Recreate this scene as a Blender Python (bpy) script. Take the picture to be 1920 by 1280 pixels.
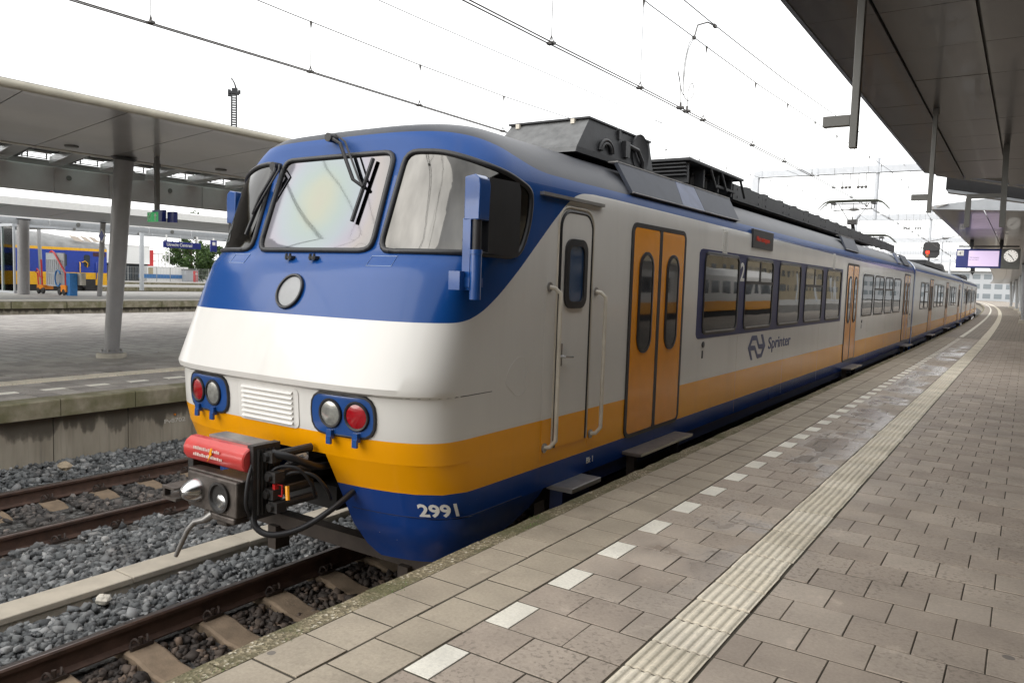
import bpy, bmesh, math, random
import numpy as np
from mathutils import Vector, Matrix
random.seed(7); rng = np.random.default_rng(11)
scene = bpy.context.scene
for o in list(bpy.data.objects): bpy.data.objects.remove(o)
COL = scene.collection

# ------------------------------------------------------------------ camera
cam = bpy.data.cameras.new('camera'); cam_o = bpy.data.objects.new('camera', cam); COL.objects.link(cam_o)
cam.sensor_width = 36.0; cam.lens = 36.0*1438.2276/1920.0
cam.clip_start = 0.05; cam.clip_end = 3000
YAW, PITCH, ROLL = 0.5888, -0.0796, 0.0326
fw = Vector((-math.sin(YAW)*math.cos(PITCH), math.cos(YAW)*math.cos(PITCH), math.sin(PITCH)))
rt = Vector((math.cos(YAW), math.sin(YAW), 0)); up = rt.cross(fw)
r2 = math.cos(ROLL)*rt + math.sin(ROLL)*up; u2 = -math.sin(ROLL)*rt + math.cos(ROLL)*up
mw = Matrix(((r2.x, u2.x, -fw.x, 4.5135), (r2.y, u2.y, -fw.y, 0.0), (r2.z, u2.z, -fw.z, 2.5729), (0, 0, 0, 1)))
cam_o.matrix_world = mw
scene.camera = cam_o

# ------------------------------------------------------------------ world, sun, exposure
SUN_EL, SUN_AZ = math.radians(27), math.radians(213)      # azimuth from +Y clockwise: behind the camera, a little left
world = bpy.data.worlds.new('World'); scene.world = world; world.use_nodes = True
nt = world.node_tree; nt.nodes.clear()
def N(t, **k):
    n = nt.nodes.new(t)
    for a, v in k.items(): setattr(n, a, v)
    return n
sky = N('ShaderNodeTexSky', sky_type='NISHITA', sun_disc=False, sun_elevation=SUN_EL, sun_rotation=SUN_AZ)
tc = N('ShaderNodeTexCoord'); mp = N('ShaderNodeMapping'); mp.inputs['Scale'].default_value = (1.2, 1.2, 3.0)
nz = N('ShaderNodeTexNoise'); nz.inputs['Scale'].default_value = 1.6; nz.inputs['Detail'].default_value = 5
cr = N('ShaderNodeValToRGB'); cr.color_ramp.elements[0].position = .3; cr.color_ramp.elements[1].position = .7
cr.color_ramp.elements[0].color = (.84, .85, .86, 1); cr.color_ramp.elements[1].color = (1, .985, .955, 1)
mul = N('ShaderNodeVectorMath', operation='SCALE'); mul.inputs['Scale'].default_value = 8.2
mix = N('ShaderNodeMix', data_type='RGBA'); mix.inputs['Factor'].default_value = .9
bg = N('ShaderNodeBackground'); bg.inputs['Strength'].default_value = .12
wo = N('ShaderNodeOutputWorld')
L = nt.links.new
L(tc.outputs['Generated'], mp.inputs['Vector']); L(mp.outputs['Vector'], nz.inputs['Vector']); L(nz.outputs['Fac'], cr.inputs['Fac'])
L(cr.outputs['Color'], mul.inputs[0]); L(sky.outputs['Color'], mix.inputs['A']); L(mul.outputs['Vector'], mix.inputs['B'])
L(mix.outputs['Result'], bg.inputs['Color']); L(bg.outputs['Background'], wo.inputs['Surface'])
sun = bpy.data.lights.new('sun', 'SUN'); sun.energy = .90; sun.angle = math.radians(55); sun.color = (1, .97, .92)
sun_o = bpy.data.objects.new('sun', sun); COL.objects.link(sun_o)
sd = Vector((math.sin(SUN_AZ)*math.cos(SUN_EL), math.cos(SUN_AZ)*math.cos(SUN_EL), math.sin(SUN_EL)))
sun_o.rotation_euler = sd.to_track_quat('Z', 'Y').to_euler()
sun_o.location = (0, -10, 40)
scene.view_settings.view_transform = 'Standard'; scene.view_settings.look = 'None'
scene.view_settings.exposure = 1.08; scene.view_settings.gamma = 1; scene.view_settings.use_curve_mapping = False
scene.render.engine = 'CYCLES'

# ------------------------------------------------------------------ materials
def clampc(c): return tuple(c)+(1,) if len(c) == 3 else c
MATS = {}
class NT:
    def __init__(s, name):
        s.m = bpy.data.materials.new(name); s.m.use_nodes = True; s.t = s.m.node_tree; s.t.nodes.clear()
        s.out = s.n('ShaderNodeOutputMaterial'); s.b = s.n('ShaderNodeBsdfPrincipled'); s.l(s.b.outputs[0], s.out.inputs['Surface'])
    def n(s, t, **k):
        n = s.t.nodes.new(t)
        for a, v in k.items(): setattr(n, a, v)
        return n
    def l(s, a, b): s.t.links.new(a, b)
    def noise(s, scale, detail=4, rough=.55, coord='Object', stretch=None):
        t = s.n('ShaderNodeTexCoord'); o = t.outputs[coord]
        if coord == 'World':
            pass
        if stretch:
            mp = s.n('ShaderNodeMapping'); mp.inputs['Scale'].default_value = stretch; s.l(o, mp.inputs['Vector']); o = mp.outputs['Vector']
        n = s.n('ShaderNodeTexNoise'); n.inputs['Scale'].default_value = scale; n.inputs['Detail'].default_value = detail; n.inputs['Roughness'].default_value = rough
        s.l(o, n.inputs['Vector']); return n.outputs['Fac']
    def wpos(s): return s.n('ShaderNodeNewGeometry').outputs['Position']
    def wnoise(s, scale, detail=4, stretch=None, rough=.55):
        o = s.wpos()
        if stretch:
            mp = s.n('ShaderNodeMapping'); mp.inputs['Scale'].default_value = stretch; s.l(o, mp.inputs['Vector']); o = mp.outputs['Vector']
        n = s.n('ShaderNodeTexNoise'); n.inputs['Scale'].default_value = scale; n.inputs['Detail'].default_value = detail; n.inputs['Roughness'].default_value = rough
        s.l(o, n.inputs['Vector']); return n.outputs['Fac']
    def ramp(s, fac, stops):
        r = s.n('ShaderNodeValToRGB'); e = r.color_ramp.elements
        while len(e) < len(stops): e.new(.5)
        for q, (p, c) in zip(e, stops): q.position = p; q.color = clampc(c) if not isinstance(c, (int, float)) else (c, c, c, 1)
        s.l(fac, r.inputs['Fac']); return r.outputs['Color']
    def mixc(s, fac, a, b, blend='MIX'):
        m = s.n('ShaderNodeMix', data_type='RGBA', blend_type=blend)
        for i, v in (('Factor', fac), ('A', a), ('B', b)):
            sk = [q for q in m.inputs if q.name == i and (q.type == 'RGBA' or i == 'Factor')]
            sk = m.inputs['Factor'] if i == 'Factor' else sk[0]
            if hasattr(v, 'is_output'): s.l(v, sk)
            elif isinstance(v, (int, float)): sk.default_value = v if i == 'Factor' else (v, v, v, 1)
            else: sk.default_value = clampc(v)
        return [q for q in m.outputs if q.type == 'RGBA'][0]
    def math(s, op, a, b=None, c=None):
        m = s.n('ShaderNodeMath', operation=op)
        for i, v in enumerate((a, b, c)):
            if v is None: continue
            if hasattr(v, 'is_output'): s.l(v, m.inputs[i])
            else: m.inputs[i].default_value = v
        return m.outputs[0]
    def set(s, **k):
        nm = {'color': 'Base Color', 'rough': 'Roughness', 'metal': 'Metallic', 'coat': 'Coat Weight', 'coatr': 'Coat Roughness', 'spec': 'Specular IOR Level', 'ecol': 'Emission Color', 'estr': 'Emission Strength', 'trans': 'Transmission Weight', 'alpha': 'Alpha'}
        for a, v in k.items():
            sk = s.b.inputs[nm[a]]
            if hasattr(v, 'is_output'): s.l(v, sk)
            elif a in ('color', 'ecol'): sk.default_value = clampc(v)
            else: sk.default_value = v
        return s
    def bump(s, h, strength=.3, dist=.01):
        b = s.n('ShaderNodeBump'); b.inputs['Strength'].default_value = strength; b.inputs['Distance'].default_value = dist
        s.l(h, b.inputs['Height']); s.l(b.outputs['Normal'], s.b.inputs['Normal']); return s
    def island(s): return s.n('ShaderNodeNewGeometry').outputs['Random Per Island']
    def objrand(s): return s.n('ShaderNodeObjectInfo').outputs['Random']

def simple(name, col, rough=.5, metal=0, var=.12, scale=6, bump=0, coat=0, spec=.5):
    m = NT(name); f = m.wnoise(scale, 5)
    lo = tuple(c*(1-var) for c in col); hi = tuple(min(1, c*(1+var)) for c in col)
    m.set(color=m.ramp(f, [(.3, lo), (.7, hi)]), rough=rough, metal=metal, coat=coat, coatr=.05, spec=spec)
    if bump: m.bump(m.wnoise(scale*8, 6), bump, .01)
    return m.m

BLUE = (.007, .060, .240); YELLOW = (.93, .385, .0015); WHITE = (.72, .705, .67); NAVY = (.012, .020, .105)
M = {}
M['blue'] = simple('blue_paint', BLUE, .3, coat=.5)
M['navy'] = simple('navy_band_paint', NAVY, .35, spec=.15)
M['navy_matt'] = simple('navy_underframe_paint', (.008, .018, .07), .55)
M['yellow'] = simple('yellow_paint', YELLOW, .3, coat=.5, var=.05)
M['door_orange'] = simple('orange_door_paint', (.80, .29, .003), .22, coat=.2, var=.05, spec=.35)
M['white'] = simple('white_paint', WHITE, .35, coat=.4, var=.04)
M['rail_white'] = simple('cream_handrail_paint', (.62, .57, .48), .4)
M['rubber'] = simple('black_rubber', (.018, .018, .02), .45, var=.2)
M['black'] = simple('black_steel', (.02, .019, .02), .5, var=.3)
M['darkgrey'] = simple('dark_grey_roof_equipment', (.022, .023, .026), .6, var=.25, bump=.15)
M['lightgrey_box'] = simple('weathered_grey_sheet', (.125, .127, .127), .6, var=.3, scale=9, bump=.15)
M['fairing'] = simple('slate_blue_panel', (.030, .036, .052), .55, var=.15, spec=.3)
M['fairing_light'] = simple('pale_blue_panel', (.10, .12, .19), .5, var=.2, spec=.3)
M['underside'] = simple('brown_dusty_steel', (.045, .034, .027), .8, var=.3, bump=.2)
M['void_black'] = simple('near_black_steel', (.010, .009, .009), .7, var=.3)  # even near-black for the buffer recess and the trough body
M['coupler'] = simple('worn_coupler_steel', (.10, .085, .075), .5, metal=.5, var=.4, scale=14, bump=.3)
M['coupler_dark'] = simple('greasy_black_steel', (.025, .023, .022), .45, var=.3, scale=14, bump=.3)
M['chrome'] = simple('bare_polished_steel', (.6, .6, .6), .22, metal=1, var=.1)
M['steel'] = simple('dull_steel', (.32, .31, .30), .4, metal=.7, var=.2)
M['red_box'] = simple('red_heater_cover', (.52, .045, .04), .35, var=.1, coat=.3)
M['red_lens'] = simple('red_lens', (.33, .004, .010), .1, coat=1, var=.15, scale=30)
M['lamp_glass'] = simple('clear_lamp_reflector', (.42, .42, .39), .12, metal=.55, var=.25, scale=25)
M['signal_red'] = NT('lit_red_signal').set(color=(.8, .02, .01), ecol=(1, .012, .004), estr=5).m
M['screen'] = NT('lit_lilac_screen').set(color=(.5, .4, .55), ecol=(.70, .56, .80), estr=.40, rough=.15).m
M['signblue'] = simple('sign_blue', (.008, .022, .20), .35, coat=.3)
M['greensign'] = NT('lit_green_sign').set(color=(.0, .22, .06), ecol=(0, .25, .06), estr=.35, rough=.3).m
M['letter'] = simple('white_lettering', (.80, .79, .75), .45, var=.04)
M['letter_dark'] = simple('navy_lettering', (.03, .05, .16), .4, var=.04)
M['faded_print'] = simple('faded_white_print', (.72, .52, .47), .5)
M['ink'] = simple('black_print', (.03, .03, .035), .5)
M['clockface'] = NT('backlit_clock_face').set(color=(.75, .74, .70), ecol=(1, .97, .9), estr=.28, rough=.4).m
M['clockgrey'] = simple('grey_clock_housing', (.23, .24, .23), .5)
M['led'] = NT('red_led_text').set(color=(.3, .02, .01), ecol=(1, .08, .03), estr=.07).m
M['concrete'] = simple('pale_concrete', (.42, .39, .33), .85, var=.2, scale=4, bump=.3)
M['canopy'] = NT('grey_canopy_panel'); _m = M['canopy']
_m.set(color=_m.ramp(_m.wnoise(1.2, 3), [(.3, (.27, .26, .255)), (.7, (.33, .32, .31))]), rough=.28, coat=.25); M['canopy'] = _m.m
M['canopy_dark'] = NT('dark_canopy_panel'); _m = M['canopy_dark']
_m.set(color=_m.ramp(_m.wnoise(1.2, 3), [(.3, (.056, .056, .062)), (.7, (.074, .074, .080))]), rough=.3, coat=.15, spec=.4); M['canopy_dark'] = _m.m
M['fascia'] = simple('skylit_grey_fascia', (.55, .53, .53), .5, var=.04)  # canopy paint made lighter: the rooflight's glow is put into the colour
M['rim'] = simple('pale_canopy_rim', (.46, .43, .35), .4, var=.12)
M['rimwhite'] = simple('white_canopy_rim', (.72, .72, .70), .4, var=.05)
M['column'] = simple('grey_column_paint', (.27, .265, .265), .4, var=.06, coat=.2)
M['column_far'] = simple('pale_grey_column_paint', (.42, .44, .46), .5, var=.06)
M['hanger'] = simple('grey_hanger_paint', (.165, .165, .155), .45, var=.08)
M['gantry'] = simple('galvanised_gantry', (.55, .57, .60), .5, metal=.1, var=.06)
M['wire'] = simple('dark_wire', (.09, .085, .08), .6)
M['copper'] = simple('contact_wire', (.07, .06, .055), .5, metal=.3)
M['glass_bright'] = NT('skylight_glass').set(color=(.5, .55, .6), rough=.1, trans=.9).m
M['seat'] = simple('blue_seat_fabric', (.02, .035, .12), .9)
M['interior'] = simple('grey_interior_lining', (.22, .22, .21), .7)
M['blind'] = simple('blue_blind', (.03, .07, .16), .6)
M['wallbox'] = simple('white_cladding', (.82, .82, .80), .6, var=.03)
M['redclad'] = simple('red_cladding', (.5, .03, .03), .5)
M['fence'] = simple('galvanised_fence', (.35, .36, .36), .5)
M['bark'] = simple('bark', (.10, .075, .05), .9, bump=.4)
M['orange'] = simple('orange_paint', (.8, .25, .01), .4)
M['red'] = simple('red_tube_paint', (.55, .02, .02), .4)
M['cyanblue'] = simple('bright_blue_plastic', (.02, .16, .42), .4)
M['grey_roof'] = simple('grey_train_roof', (.24, .24, .235), .45, var=.2, scale=2)

# dark window glass: mirrors the platform, lets a little of the saloon through
def glass(name, tint, thru, rough=.02):
    m = NT(name); m.t.nodes.remove(m.b)
    tr = m.n('ShaderNodeBsdfTransparent'); tr.inputs['Color'].default_value = clampc(tint)
    gl = m.n('ShaderNodeBsdfGlossy'); gl.inputs['Roughness'].default_value = rough; gl.inputs['Color'].default_value = (1, 1, 1, 1)
    lw = m.n('ShaderNodeFresnel'); lw.inputs['IOR'].default_value = thru
    bp = m.n('ShaderNodeBump'); bp.inputs['Strength'].default_value = .10; bp.inputs['Distance'].default_value = .02
    m.l(m.wnoise(1.3, 1), bp.inputs['Height']); m.l(bp.outputs['Normal'], gl.inputs['Normal'])
    mx = m.n('ShaderNodeMixShader'); m.l(lw.outputs[0], mx.inputs[0]); m.l(tr.outputs[0], mx.inputs[1]); m.l(gl.outputs[0], mx.inputs[2]); m.l(mx.outputs[0], m.out.inputs['Surface'])
    return m.m
M['glass'] = glass('tinted_window_glass', (.30, .31, .32), 1.36)
M['doorglass'] = NT('dark_door_glass').set(color=(.022, .022, .025), rough=.04, spec=.9).m
M['shelterglass'] = glass('clear_shelter_glass', (.80, .90, .86), 1.5)
def coated(name, col, metal, irid):
    m = NT(name); c = col
    if irid:
        t = m.n('ShaderNodeTexCoord')
        v = m.n('ShaderNodeVectorMath', operation='DISTANCE'); m.l(t.outputs['Object'], v.inputs[0]); v.inputs[1].default_value = irid
        d = m.math('ADD', v.outputs['Value'], m.math('MULTIPLY', m.noise(2.2, 3), .22))
        c = m.ramp(d, [(.08, (.142, .138, .115)), (.24, (.135, .142, .118)), (.36, (.118, .138, .132)), (.50, (.118, .132, .142)), (.60, (.126, .121, .138)), (.72, (.130, .121, .118)), (.85, (.105, .105, .105))])
    if not irid:
        v_ = m.ramp(m.noise(1.5, 4, stretch=(2.2, 2.2, .12)), [(.35, .55), (.65, 1.15)])
        c = m.mixc(1, c, v_, 'MULTIPLY')
    m.set(color=c, rough=.05, metal=metal, spec=.9); return m.m
M['cabglass'] = coated('coated_cab_glass', (.115, .112, .106), 1, None)
M['windscreen'] = coated('iridescent_windscreen_glass', (.6, .6, .6), 1, (-.05, 4.10, 3.12))

def livery(name, cab):
    m = NT(name); t = m.n('ShaderNodeTexCoord'); sp = m.n('ShaderNodeSeparateXYZ'); m.l(t.outputs['Object'], sp.inputs[0])
    y, z = sp.outputs['Y'], sp.outputs['Z']
    def curve(pts, y0, dy, z0, dz):
        fc = m.n('ShaderNodeFloatCurve'); cv = fc.mapping.curves[0]
        P = [((a-y0)/dy, (b-z0)/dz) for a, b in pts]
        cv.points[0].location = P[0]; cv.points[1].location = P[-1]
        for p in P[1:-1]: cv.points.new(*p)
        for p in cv.points: p.handle_type = 'AUTO'
        fc.mapping.update()
        u = m.math('DIVIDE', m.math('SUBTRACT', y, y0), dy)
        m.l(u, fc.inputs['Value']); return m.math('MULTIPLY_ADD', fc.outputs[0], dz, z0)
    if cab:
        zc = curve([(3.5, 2.285), (3.90, 2.275), (4.05, 2.285), (4.20, 2.33), (4.35, 2.405), (4.63, 2.60), (4.97, 2.88), (5.2, 3.07), (5.40, 3.215), (5.56, 3.285), (5.75, 3.31), (6.0, 3.315), (6.5, 3.315)], 3.5, 3, 2, 2)
        zg = curve([(3.5, 3.63), (4.2, 3.63), (4.30, 3.628), (4.44, 3.60), (4.57, 3.55), (4.79, 3.46), (5.0, 3.41), (5.4, 3.395), (6.0, 3.395), (6.5, 3.395)], 3.5, 3, 3, 1)
    else: zc, zg = 3.315, 3.395
    dirt = m.ramp(m.noise(1.4, 5, stretch=(1, 1, .3)), [(.3, .93), (.65, 1.0)])
    c = m.mixc(m.math('GREATER_THAN', z, 1.115), (.009, .054, .262), YELLOW)
    c = m.mixc(m.math('GREATER_THAN', z, 1.487), c, WHITE)
    c = m.mixc(m.math('GREATER_THAN', z, zc), c, BLUE)
    roofc = m.ramp(m.noise(2.5, 5, stretch=(1, .25, 1)), [(.3, (.028, .032, .042)), (.7, (.060, .063, .072))])
    c = m.mixc(m.math('GREATER_THAN', z, zg), c, roofc)
    c = m.mixc(1, c, dirt, 'MULTIPLY')
    streak = m.ramp(m.noise(3.1, 6, stretch=(1, 1, .10)), [(.55, 0), (.78, .10)])
    c = m.mixc(streak, c, (.16, .13, .10))
    low = m.ramp(m.math('MULTIPLY_ADD', z, .5, 0), [(.28, 1), (.62, 0)])
    film = m.math('MULTIPLY', m.ramp(m.noise(3.5, 6), [(.45, 0), (.75, .16)]), low)
    c = m.mixc(film, c, (.13, .105, .08))
    cv_ = m.n('ShaderNodeTexVoronoi'); cv_.inputs['Scale'].default_value = 17; m.l(t.outputs['Object'], cv_.inputs['Vector'])
    cs_ = m.n('ShaderNodeSeparateColor'); m.l(cv_.outputs['Color'], cs_.inputs[0])
    chip = m.math('MULTIPLY', m.math('LESS_THAN', cv_.outputs['Distance'], m.math('MULTIPLY', cs_.outputs[1], .10)), m.math('GREATER_THAN', cs_.outputs[0], .80))
    chip = m.math('MULTIPLY', chip, m.math('MULTIPLY', m.math('LESS_THAN', z, 1.115), m.math('LESS_THAN', y, 6)))
    c = m.mixc(m.math('MULTIPLY', chip, .6), c, (.45, .46, .46))
    # thin grime film low on the body
    rough = m.math('MULTIPLY_ADD', m.math('GREATER_THAN', z, 3.3), .22, .22)
    coat = m.math('MULTIPLY', m.math('LESS_THAN', z, 3.3), .15)
    m.set(color=c, rough=rough, coat=coat, coatr=.06, spec=.26)
    m.bump(m.noise(.9, 2, stretch=(1, .6, 1.2)), .10, .06)
    cb = m.b.inputs['Coat Normal']; m.l(m.b.inputs['Normal'].links[0].from_socket, cb)
    return m.m
M['livery_cab'] = livery('train_livery_cab', True); M['livery'] = livery('train_livery', False)

# stones, paving, concrete
def stone_mat():
    m = NT('ballast_stone'); r = m.island()
    grey = m.ramp(r, [(0, (.066, .070, .073)), (.35, (.118, .124, .126)), (.75, (.185, .191, .192)), (.95, (.27, .275, .275)), (1, (.40, .40, .39))])
    brown = m.ramp(r, [(0, (.030, .024, .021)), (.5, (.065, .050, .041)), (.9, (.115, .085, .066)), (1, (.20, .14, .10))])
    sp = m.n('ShaderNodeSeparateXYZ'); m.l(m.wpos(), sp.inputs[0])
    x = m.math('ADD', sp.outputs['X'], m.math('MULTIPLY_ADD', m.wnoise(3), .5, -.25))
    f1 = m.ramp(m.math('MULTIPLY_ADD', x, 1.0, 1.3), [(.45, 0), (.60, 1)])            # right of x=-.75
    d = m.math('ABSOLUTE', m.math('ADD', x, 4.154))
    f2 = m.ramp(d, [(.55, .65), (.85, 0)])
    f3 = m.ramp(m.wnoise(1.7, 4), [(.48, 0), (.72, .9)])
    c = m.mixc(f2, grey, brown); c = m.mixc(f1, c, brown); c = m.mixc(m.math('MULTIPLY', f3, .5), c, brown)
    m.set(color=c, rough=.75); m.bump(m.wnoise(90, 4), .3, .004); return m.m
M['stone'] = stone_mat()
def paver(name, lo, hi, wet=True, specks=.55):
    m = NT(name); r = m.objrand(); isl = m.island(); rr = m.math('FRACT', m.math('ADD', r, isl))
    base = m.ramp(rr, [(0, lo), (1, hi)])
    fine = m.ramp(m.wnoise(60, 6, rough=.7), [(.3, .84), (.7, 1.10)])
    big = m.ramp(m.wnoise(2.2, 5), [(.3, .80), (.65, 1.06)])
    c = m.mixc(1, m.mixc(1, base, fine, 'MULTIPLY'), big, 'MULTIPLY')
    spots = m.math('MULTIPLY', m.ramp(m.wnoise(34, 4, rough=.6), [(.545, 0), (.60, 1)]), m.ramp(m.wnoise(1.6, 3), [(.42, 0), (.58, 1)]))
    c = m.mixc(m.math('MULTIPLY', spots, specks), c, tuple(.42*a for a in lo))
    stain = m.ramp(m.wnoise(3.4, 6, rough=.6), [(.62, 0), (.78, .8)])
    c = m.mixc(m.math('MULTIPLY', stain, .40), c, tuple(.5*a for a in lo))
    pale = m.ramp(m.wnoise(4.7, 6, rough=.65), [(.62, 0), (.72, .35)])
    c = m.mixc(pale, c, tuple(min(1, 1.5*a) for a in hi))
    gv = m.n('ShaderNodeTexVoronoi'); gv.inputs['Scale'].default_value = 2.6; m.l(m.wpos(), gv.inputs['Vector'])
    gs = m.n('ShaderNodeSeparateColor'); m.l(gv.outputs['Color'], gs.inputs[0])
    gum = m.math('MULTIPLY', m.math('LESS_THAN', gv.outputs['Distance'], m.math('MULTIPLY_ADD', gs.outputs[1], .05, .025)), m.math('GREATER_THAN', gs.outputs[0], .72))
    c = m.mixc(m.math('MULTIPLY', gum, .65), c, (.075, .072, .075))
    if wet:
        sp = m.n('ShaderNodeSeparateXYZ'); m.l(m.wpos(), sp.inputs[0]); x, y = sp.outputs['X'], sp.outputs['Y']
        inx = m.math('MULTIPLY', m.ramp(m.math('MULTIPLY_ADD', x, 1, -2.2), [(.25, 0), (.45, 1)]), m.ramp(m.math('MULTIPLY_ADD', x, .5, -1.4), [(.08, 1), (.36, .12)]))
        iny = m.ramp(m.math('MULTIPLY', y, .025), [(.07, .0), (.12, 1), (.66, 1), (.8, .2)])
        nw = m.ramp(m.wnoise(1.5, 4, stretch=(1, .7, 1)), [(.47, 0), (.55, 1)])
        w = m.math('MULTIPLY', m.math('MULTIPLY', inx, iny), nw)
        c = m.mixc(m.math('MULTIPLY', w, .45), c, m.mixc(1, c, (.45, .45, .47), 'MULTIPLY'))
        m.set(rough=m.math('MULTIPLY_ADD', w, -.58, .72))
    else: m.set(rough=.75)
    m.set(color=c); m.bump(m.wnoise(110, 5), .25, .004); return m.m
M['paver'] = paver('brown_grey_paving', (.375, .31, .253), (.465, .395, .325))
M['paver_edge'] = paver('edge_paving', (.35, .298, .228), (.41, .352, .272), True, .15)
M['white_slab'] = paver('white_marker_slab', (.80, .76, .66), (.88, .85, .75), False, .12)
M['tactile'] = paver('cream_tactile', (.70, .63, .50), (.80, .73, .60), False, .3)
M['paver_left'] = paver('grey_platform_paving', (.26, .238, .215), (.42, .385, .345), False, .3)
def gravel_edge():
    m = NT('exposed_aggregate_edge'); v = m.n('ShaderNodeTexVoronoi'); v.inputs['Scale'].default_value = 75; m.l(m.wpos(), v.inputs['Vector'])
    sc = m.n('ShaderNodeSeparateColor'); m.l(v.outputs['Color'], sc.inputs[0])
    c = m.ramp(sc.outputs[0], [(0, (.10, .085, .05)), (.6, (.20, .165, .10)), (.92, (.33, .28, .18)), (1, (.55, .5, .4))])
    moss = m.ramp(m.wnoise(3.2, 4), [(.45, 0), (.62, .75)])
    c = m.mixc(moss, c, (.085, .085, .03))
    m.set(color=c, rough=.85); m.bump(v.outputs['Distance'], .6, .008); return m.m
M['gravel_edge'] = gravel_edge()
def coping():
    m = NT('mossy_coping_concrete'); sp = m.n('ShaderNodeSeparateXYZ'); m.l(m.wpos(), sp.inputs[0])
    c = m.ramp(m.wnoise(6, 5), [(.3, (.19, .165, .11)), (.7, (.30, .27, .20))])
    f = m.ramp(m.wnoise(2.5, 5), [(.4, 0), (.6, .8)]); c = m.mixc(f, c, (.11, .105, .045))
    m.set(color=c, rough=.85); m.bump(m.wnoise(40, 5), .4, .006); return m.m
M['coping'] = coping()
def wallmat():
    m = NT('stained_wall_concrete'); sp = m.n('ShaderNodeSeparateXYZ'); m.l(m.wpos(), sp.inputs[0])
    c = m.ramp(m.wnoise(3, 5, stretch=(1, 1, .25)), [(.3, (.25, .22, .17)), (.7, (.40, .36, .29))])
    dr = m.wnoise(4.5, 3, stretch=(1, 1.0, .10))
    h = m.math('MULTIPLY_ADD', dr, .75, .05)      # drip stains: reach different depths below the coping
    st = m.ramp(m.math('MULTIPLY_ADD', m.math('SUBTRACT', m.math('ADD', sp.outputs['Z'], m.math('MULTIPLY', m.wnoise(9, 4), .14)), m.math('SUBTRACT', .93, h)), 9.0, .35), [(0, 0), (.5, .85), (1, 1)])
    c = m.mixc(m.math('MULTIPLY', st, .8), c, (.055, .046, .035))
    c = m.mixc(m.ramp(m.wnoise(14, 3, stretch=(1, 1, .06)), [(.5, 0), (.7, .4)]), c, (.09, .085, .07))
    m.set(color=c, rough=.85); m.bump(m.wnoise(30, 5), .3, .006); return m.m
M['wall'] = wallmat()
M['sleeper'] = simple('rusty_concrete_sleeper', (.25, .185, .125), .85, var=.25, scale=7, bump=.4)
M['duct'] = simple('beige_duct_concrete', (.47, .42, .34), .85, var=.12, scale=5, bump=.25)
M['rail'] = simple('rusty_rail_steel', (.075, .042, .030), .6, var=.3, scale=10, bump=.2)
M['railtop'] = simple('polished_rail_head', (.20, .17, .16), .28, metal=.85, var=.15, scale=14)
M['clip'] = simple('rusty_clip_steel', (.05, .035, .028), .6, var=.3)
def foliage(name, a, b):
    m = NT(name); m.set(color=m.ramp(m.island(), [(0, a), (1, b)]), rough=.6, spec=.3); return m.m
M['leaf'] = foliage('tree_leaves', (.018, .045, .010), (.075, .13, .03))
def brickmat(name, c1, c2, mortar, scale, bw=.6, bh=.3):
    m = NT(name); mp = m.n('ShaderNodeMapping'); mp.inputs['Rotation'].default_value = (0, 0, 0); m.l(m.wpos(), mp.inputs['Vector'])
    b = m.n('ShaderNodeTexBrick'); b.inputs['Scale'].default_value = scale; b.inputs['Color1'].default_value = clampc(c1); b.inputs['Color2'].default_value = clampc(c2); b.inputs['Mortar'].default_value = clampc(mortar)
    b.inputs['Mortar Size'].default_value = .015; b.inputs['Brick Width'].default_value = bw; b.inputs['Row Height'].default_value = bh; m.l(mp.outputs[0], b.inputs['Vector'])
    c = m.mixc(1, b.outputs['Color'], m.ramp(m.wnoise(.8, 5), [(.3, .8), (.7, 1.08)]), 'MULTIPLY')
    m.set(color=c, rough=.7); return m.m
M['joint_sand'] = simple('dark_mossy_joint_sand', (.062, .052, .037), .95, var=.35, scale=3)
M['far_paving'] = brickmat('distant_paving', (.27, .225, .18), (.33, .28, .225), (.15, .13, .105), 1, .3, .3)
M['left_paving'] = brickmat('left_platform_paving', (.28, .258, .24), (.42, .39, .36), (.17, .155, .14), 1, .3, .3)
M['far_paving_pale'] = brickmat('pale_platform_paving', (.30, .29, .27), (.35, .335, .31), (.22, .21, .2), 1, .3, .3)
M['ballast_sheet'] = NT('ballast_bed'); _m = M['ballast_sheet']
_v = _m.n('ShaderNodeTexVoronoi'); _v.inputs['Scale'].default_value = 22; _m.l(_m.wpos(), _v.inputs['Vector'])
_sc = _m.n('ShaderNodeSeparateColor'); _m.l(_v.outputs['Color'], _sc.inputs[0])
_m.set(color=_m.ramp(_sc.outputs[0], [(0, (.04, .037, .034)), (.7, (.10, .095, .09)), (1, (.22, .22, .21))]), rough=.85); _m.bump(_v.outputs['Distance'], 1, .03); M['ballast_sheet'] = _m.m
M['earth'] = simple('gravelly_ground', (.16, .15, .135), .9, var=.2, scale=.8)
def wind_facade():
    m = NT('far_facade'); m.set(color=m.ramp(m.wnoise(.3, 3), [(.3, (.30, .25, .165)), (.7, (.38, .32, .22))]), rough=.8); return m.m
M['facade'] = wind_facade()
M['hazedpane'] = NT('hazed_window_pane').set(color=(.20, .23, .25), rough=.2).m  # far hall panes paled, distance haze mixed into their colour
M['darkpane'] = NT('dark_window_pane').set(color=(.04, .05, .06), rough=.1).m

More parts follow.
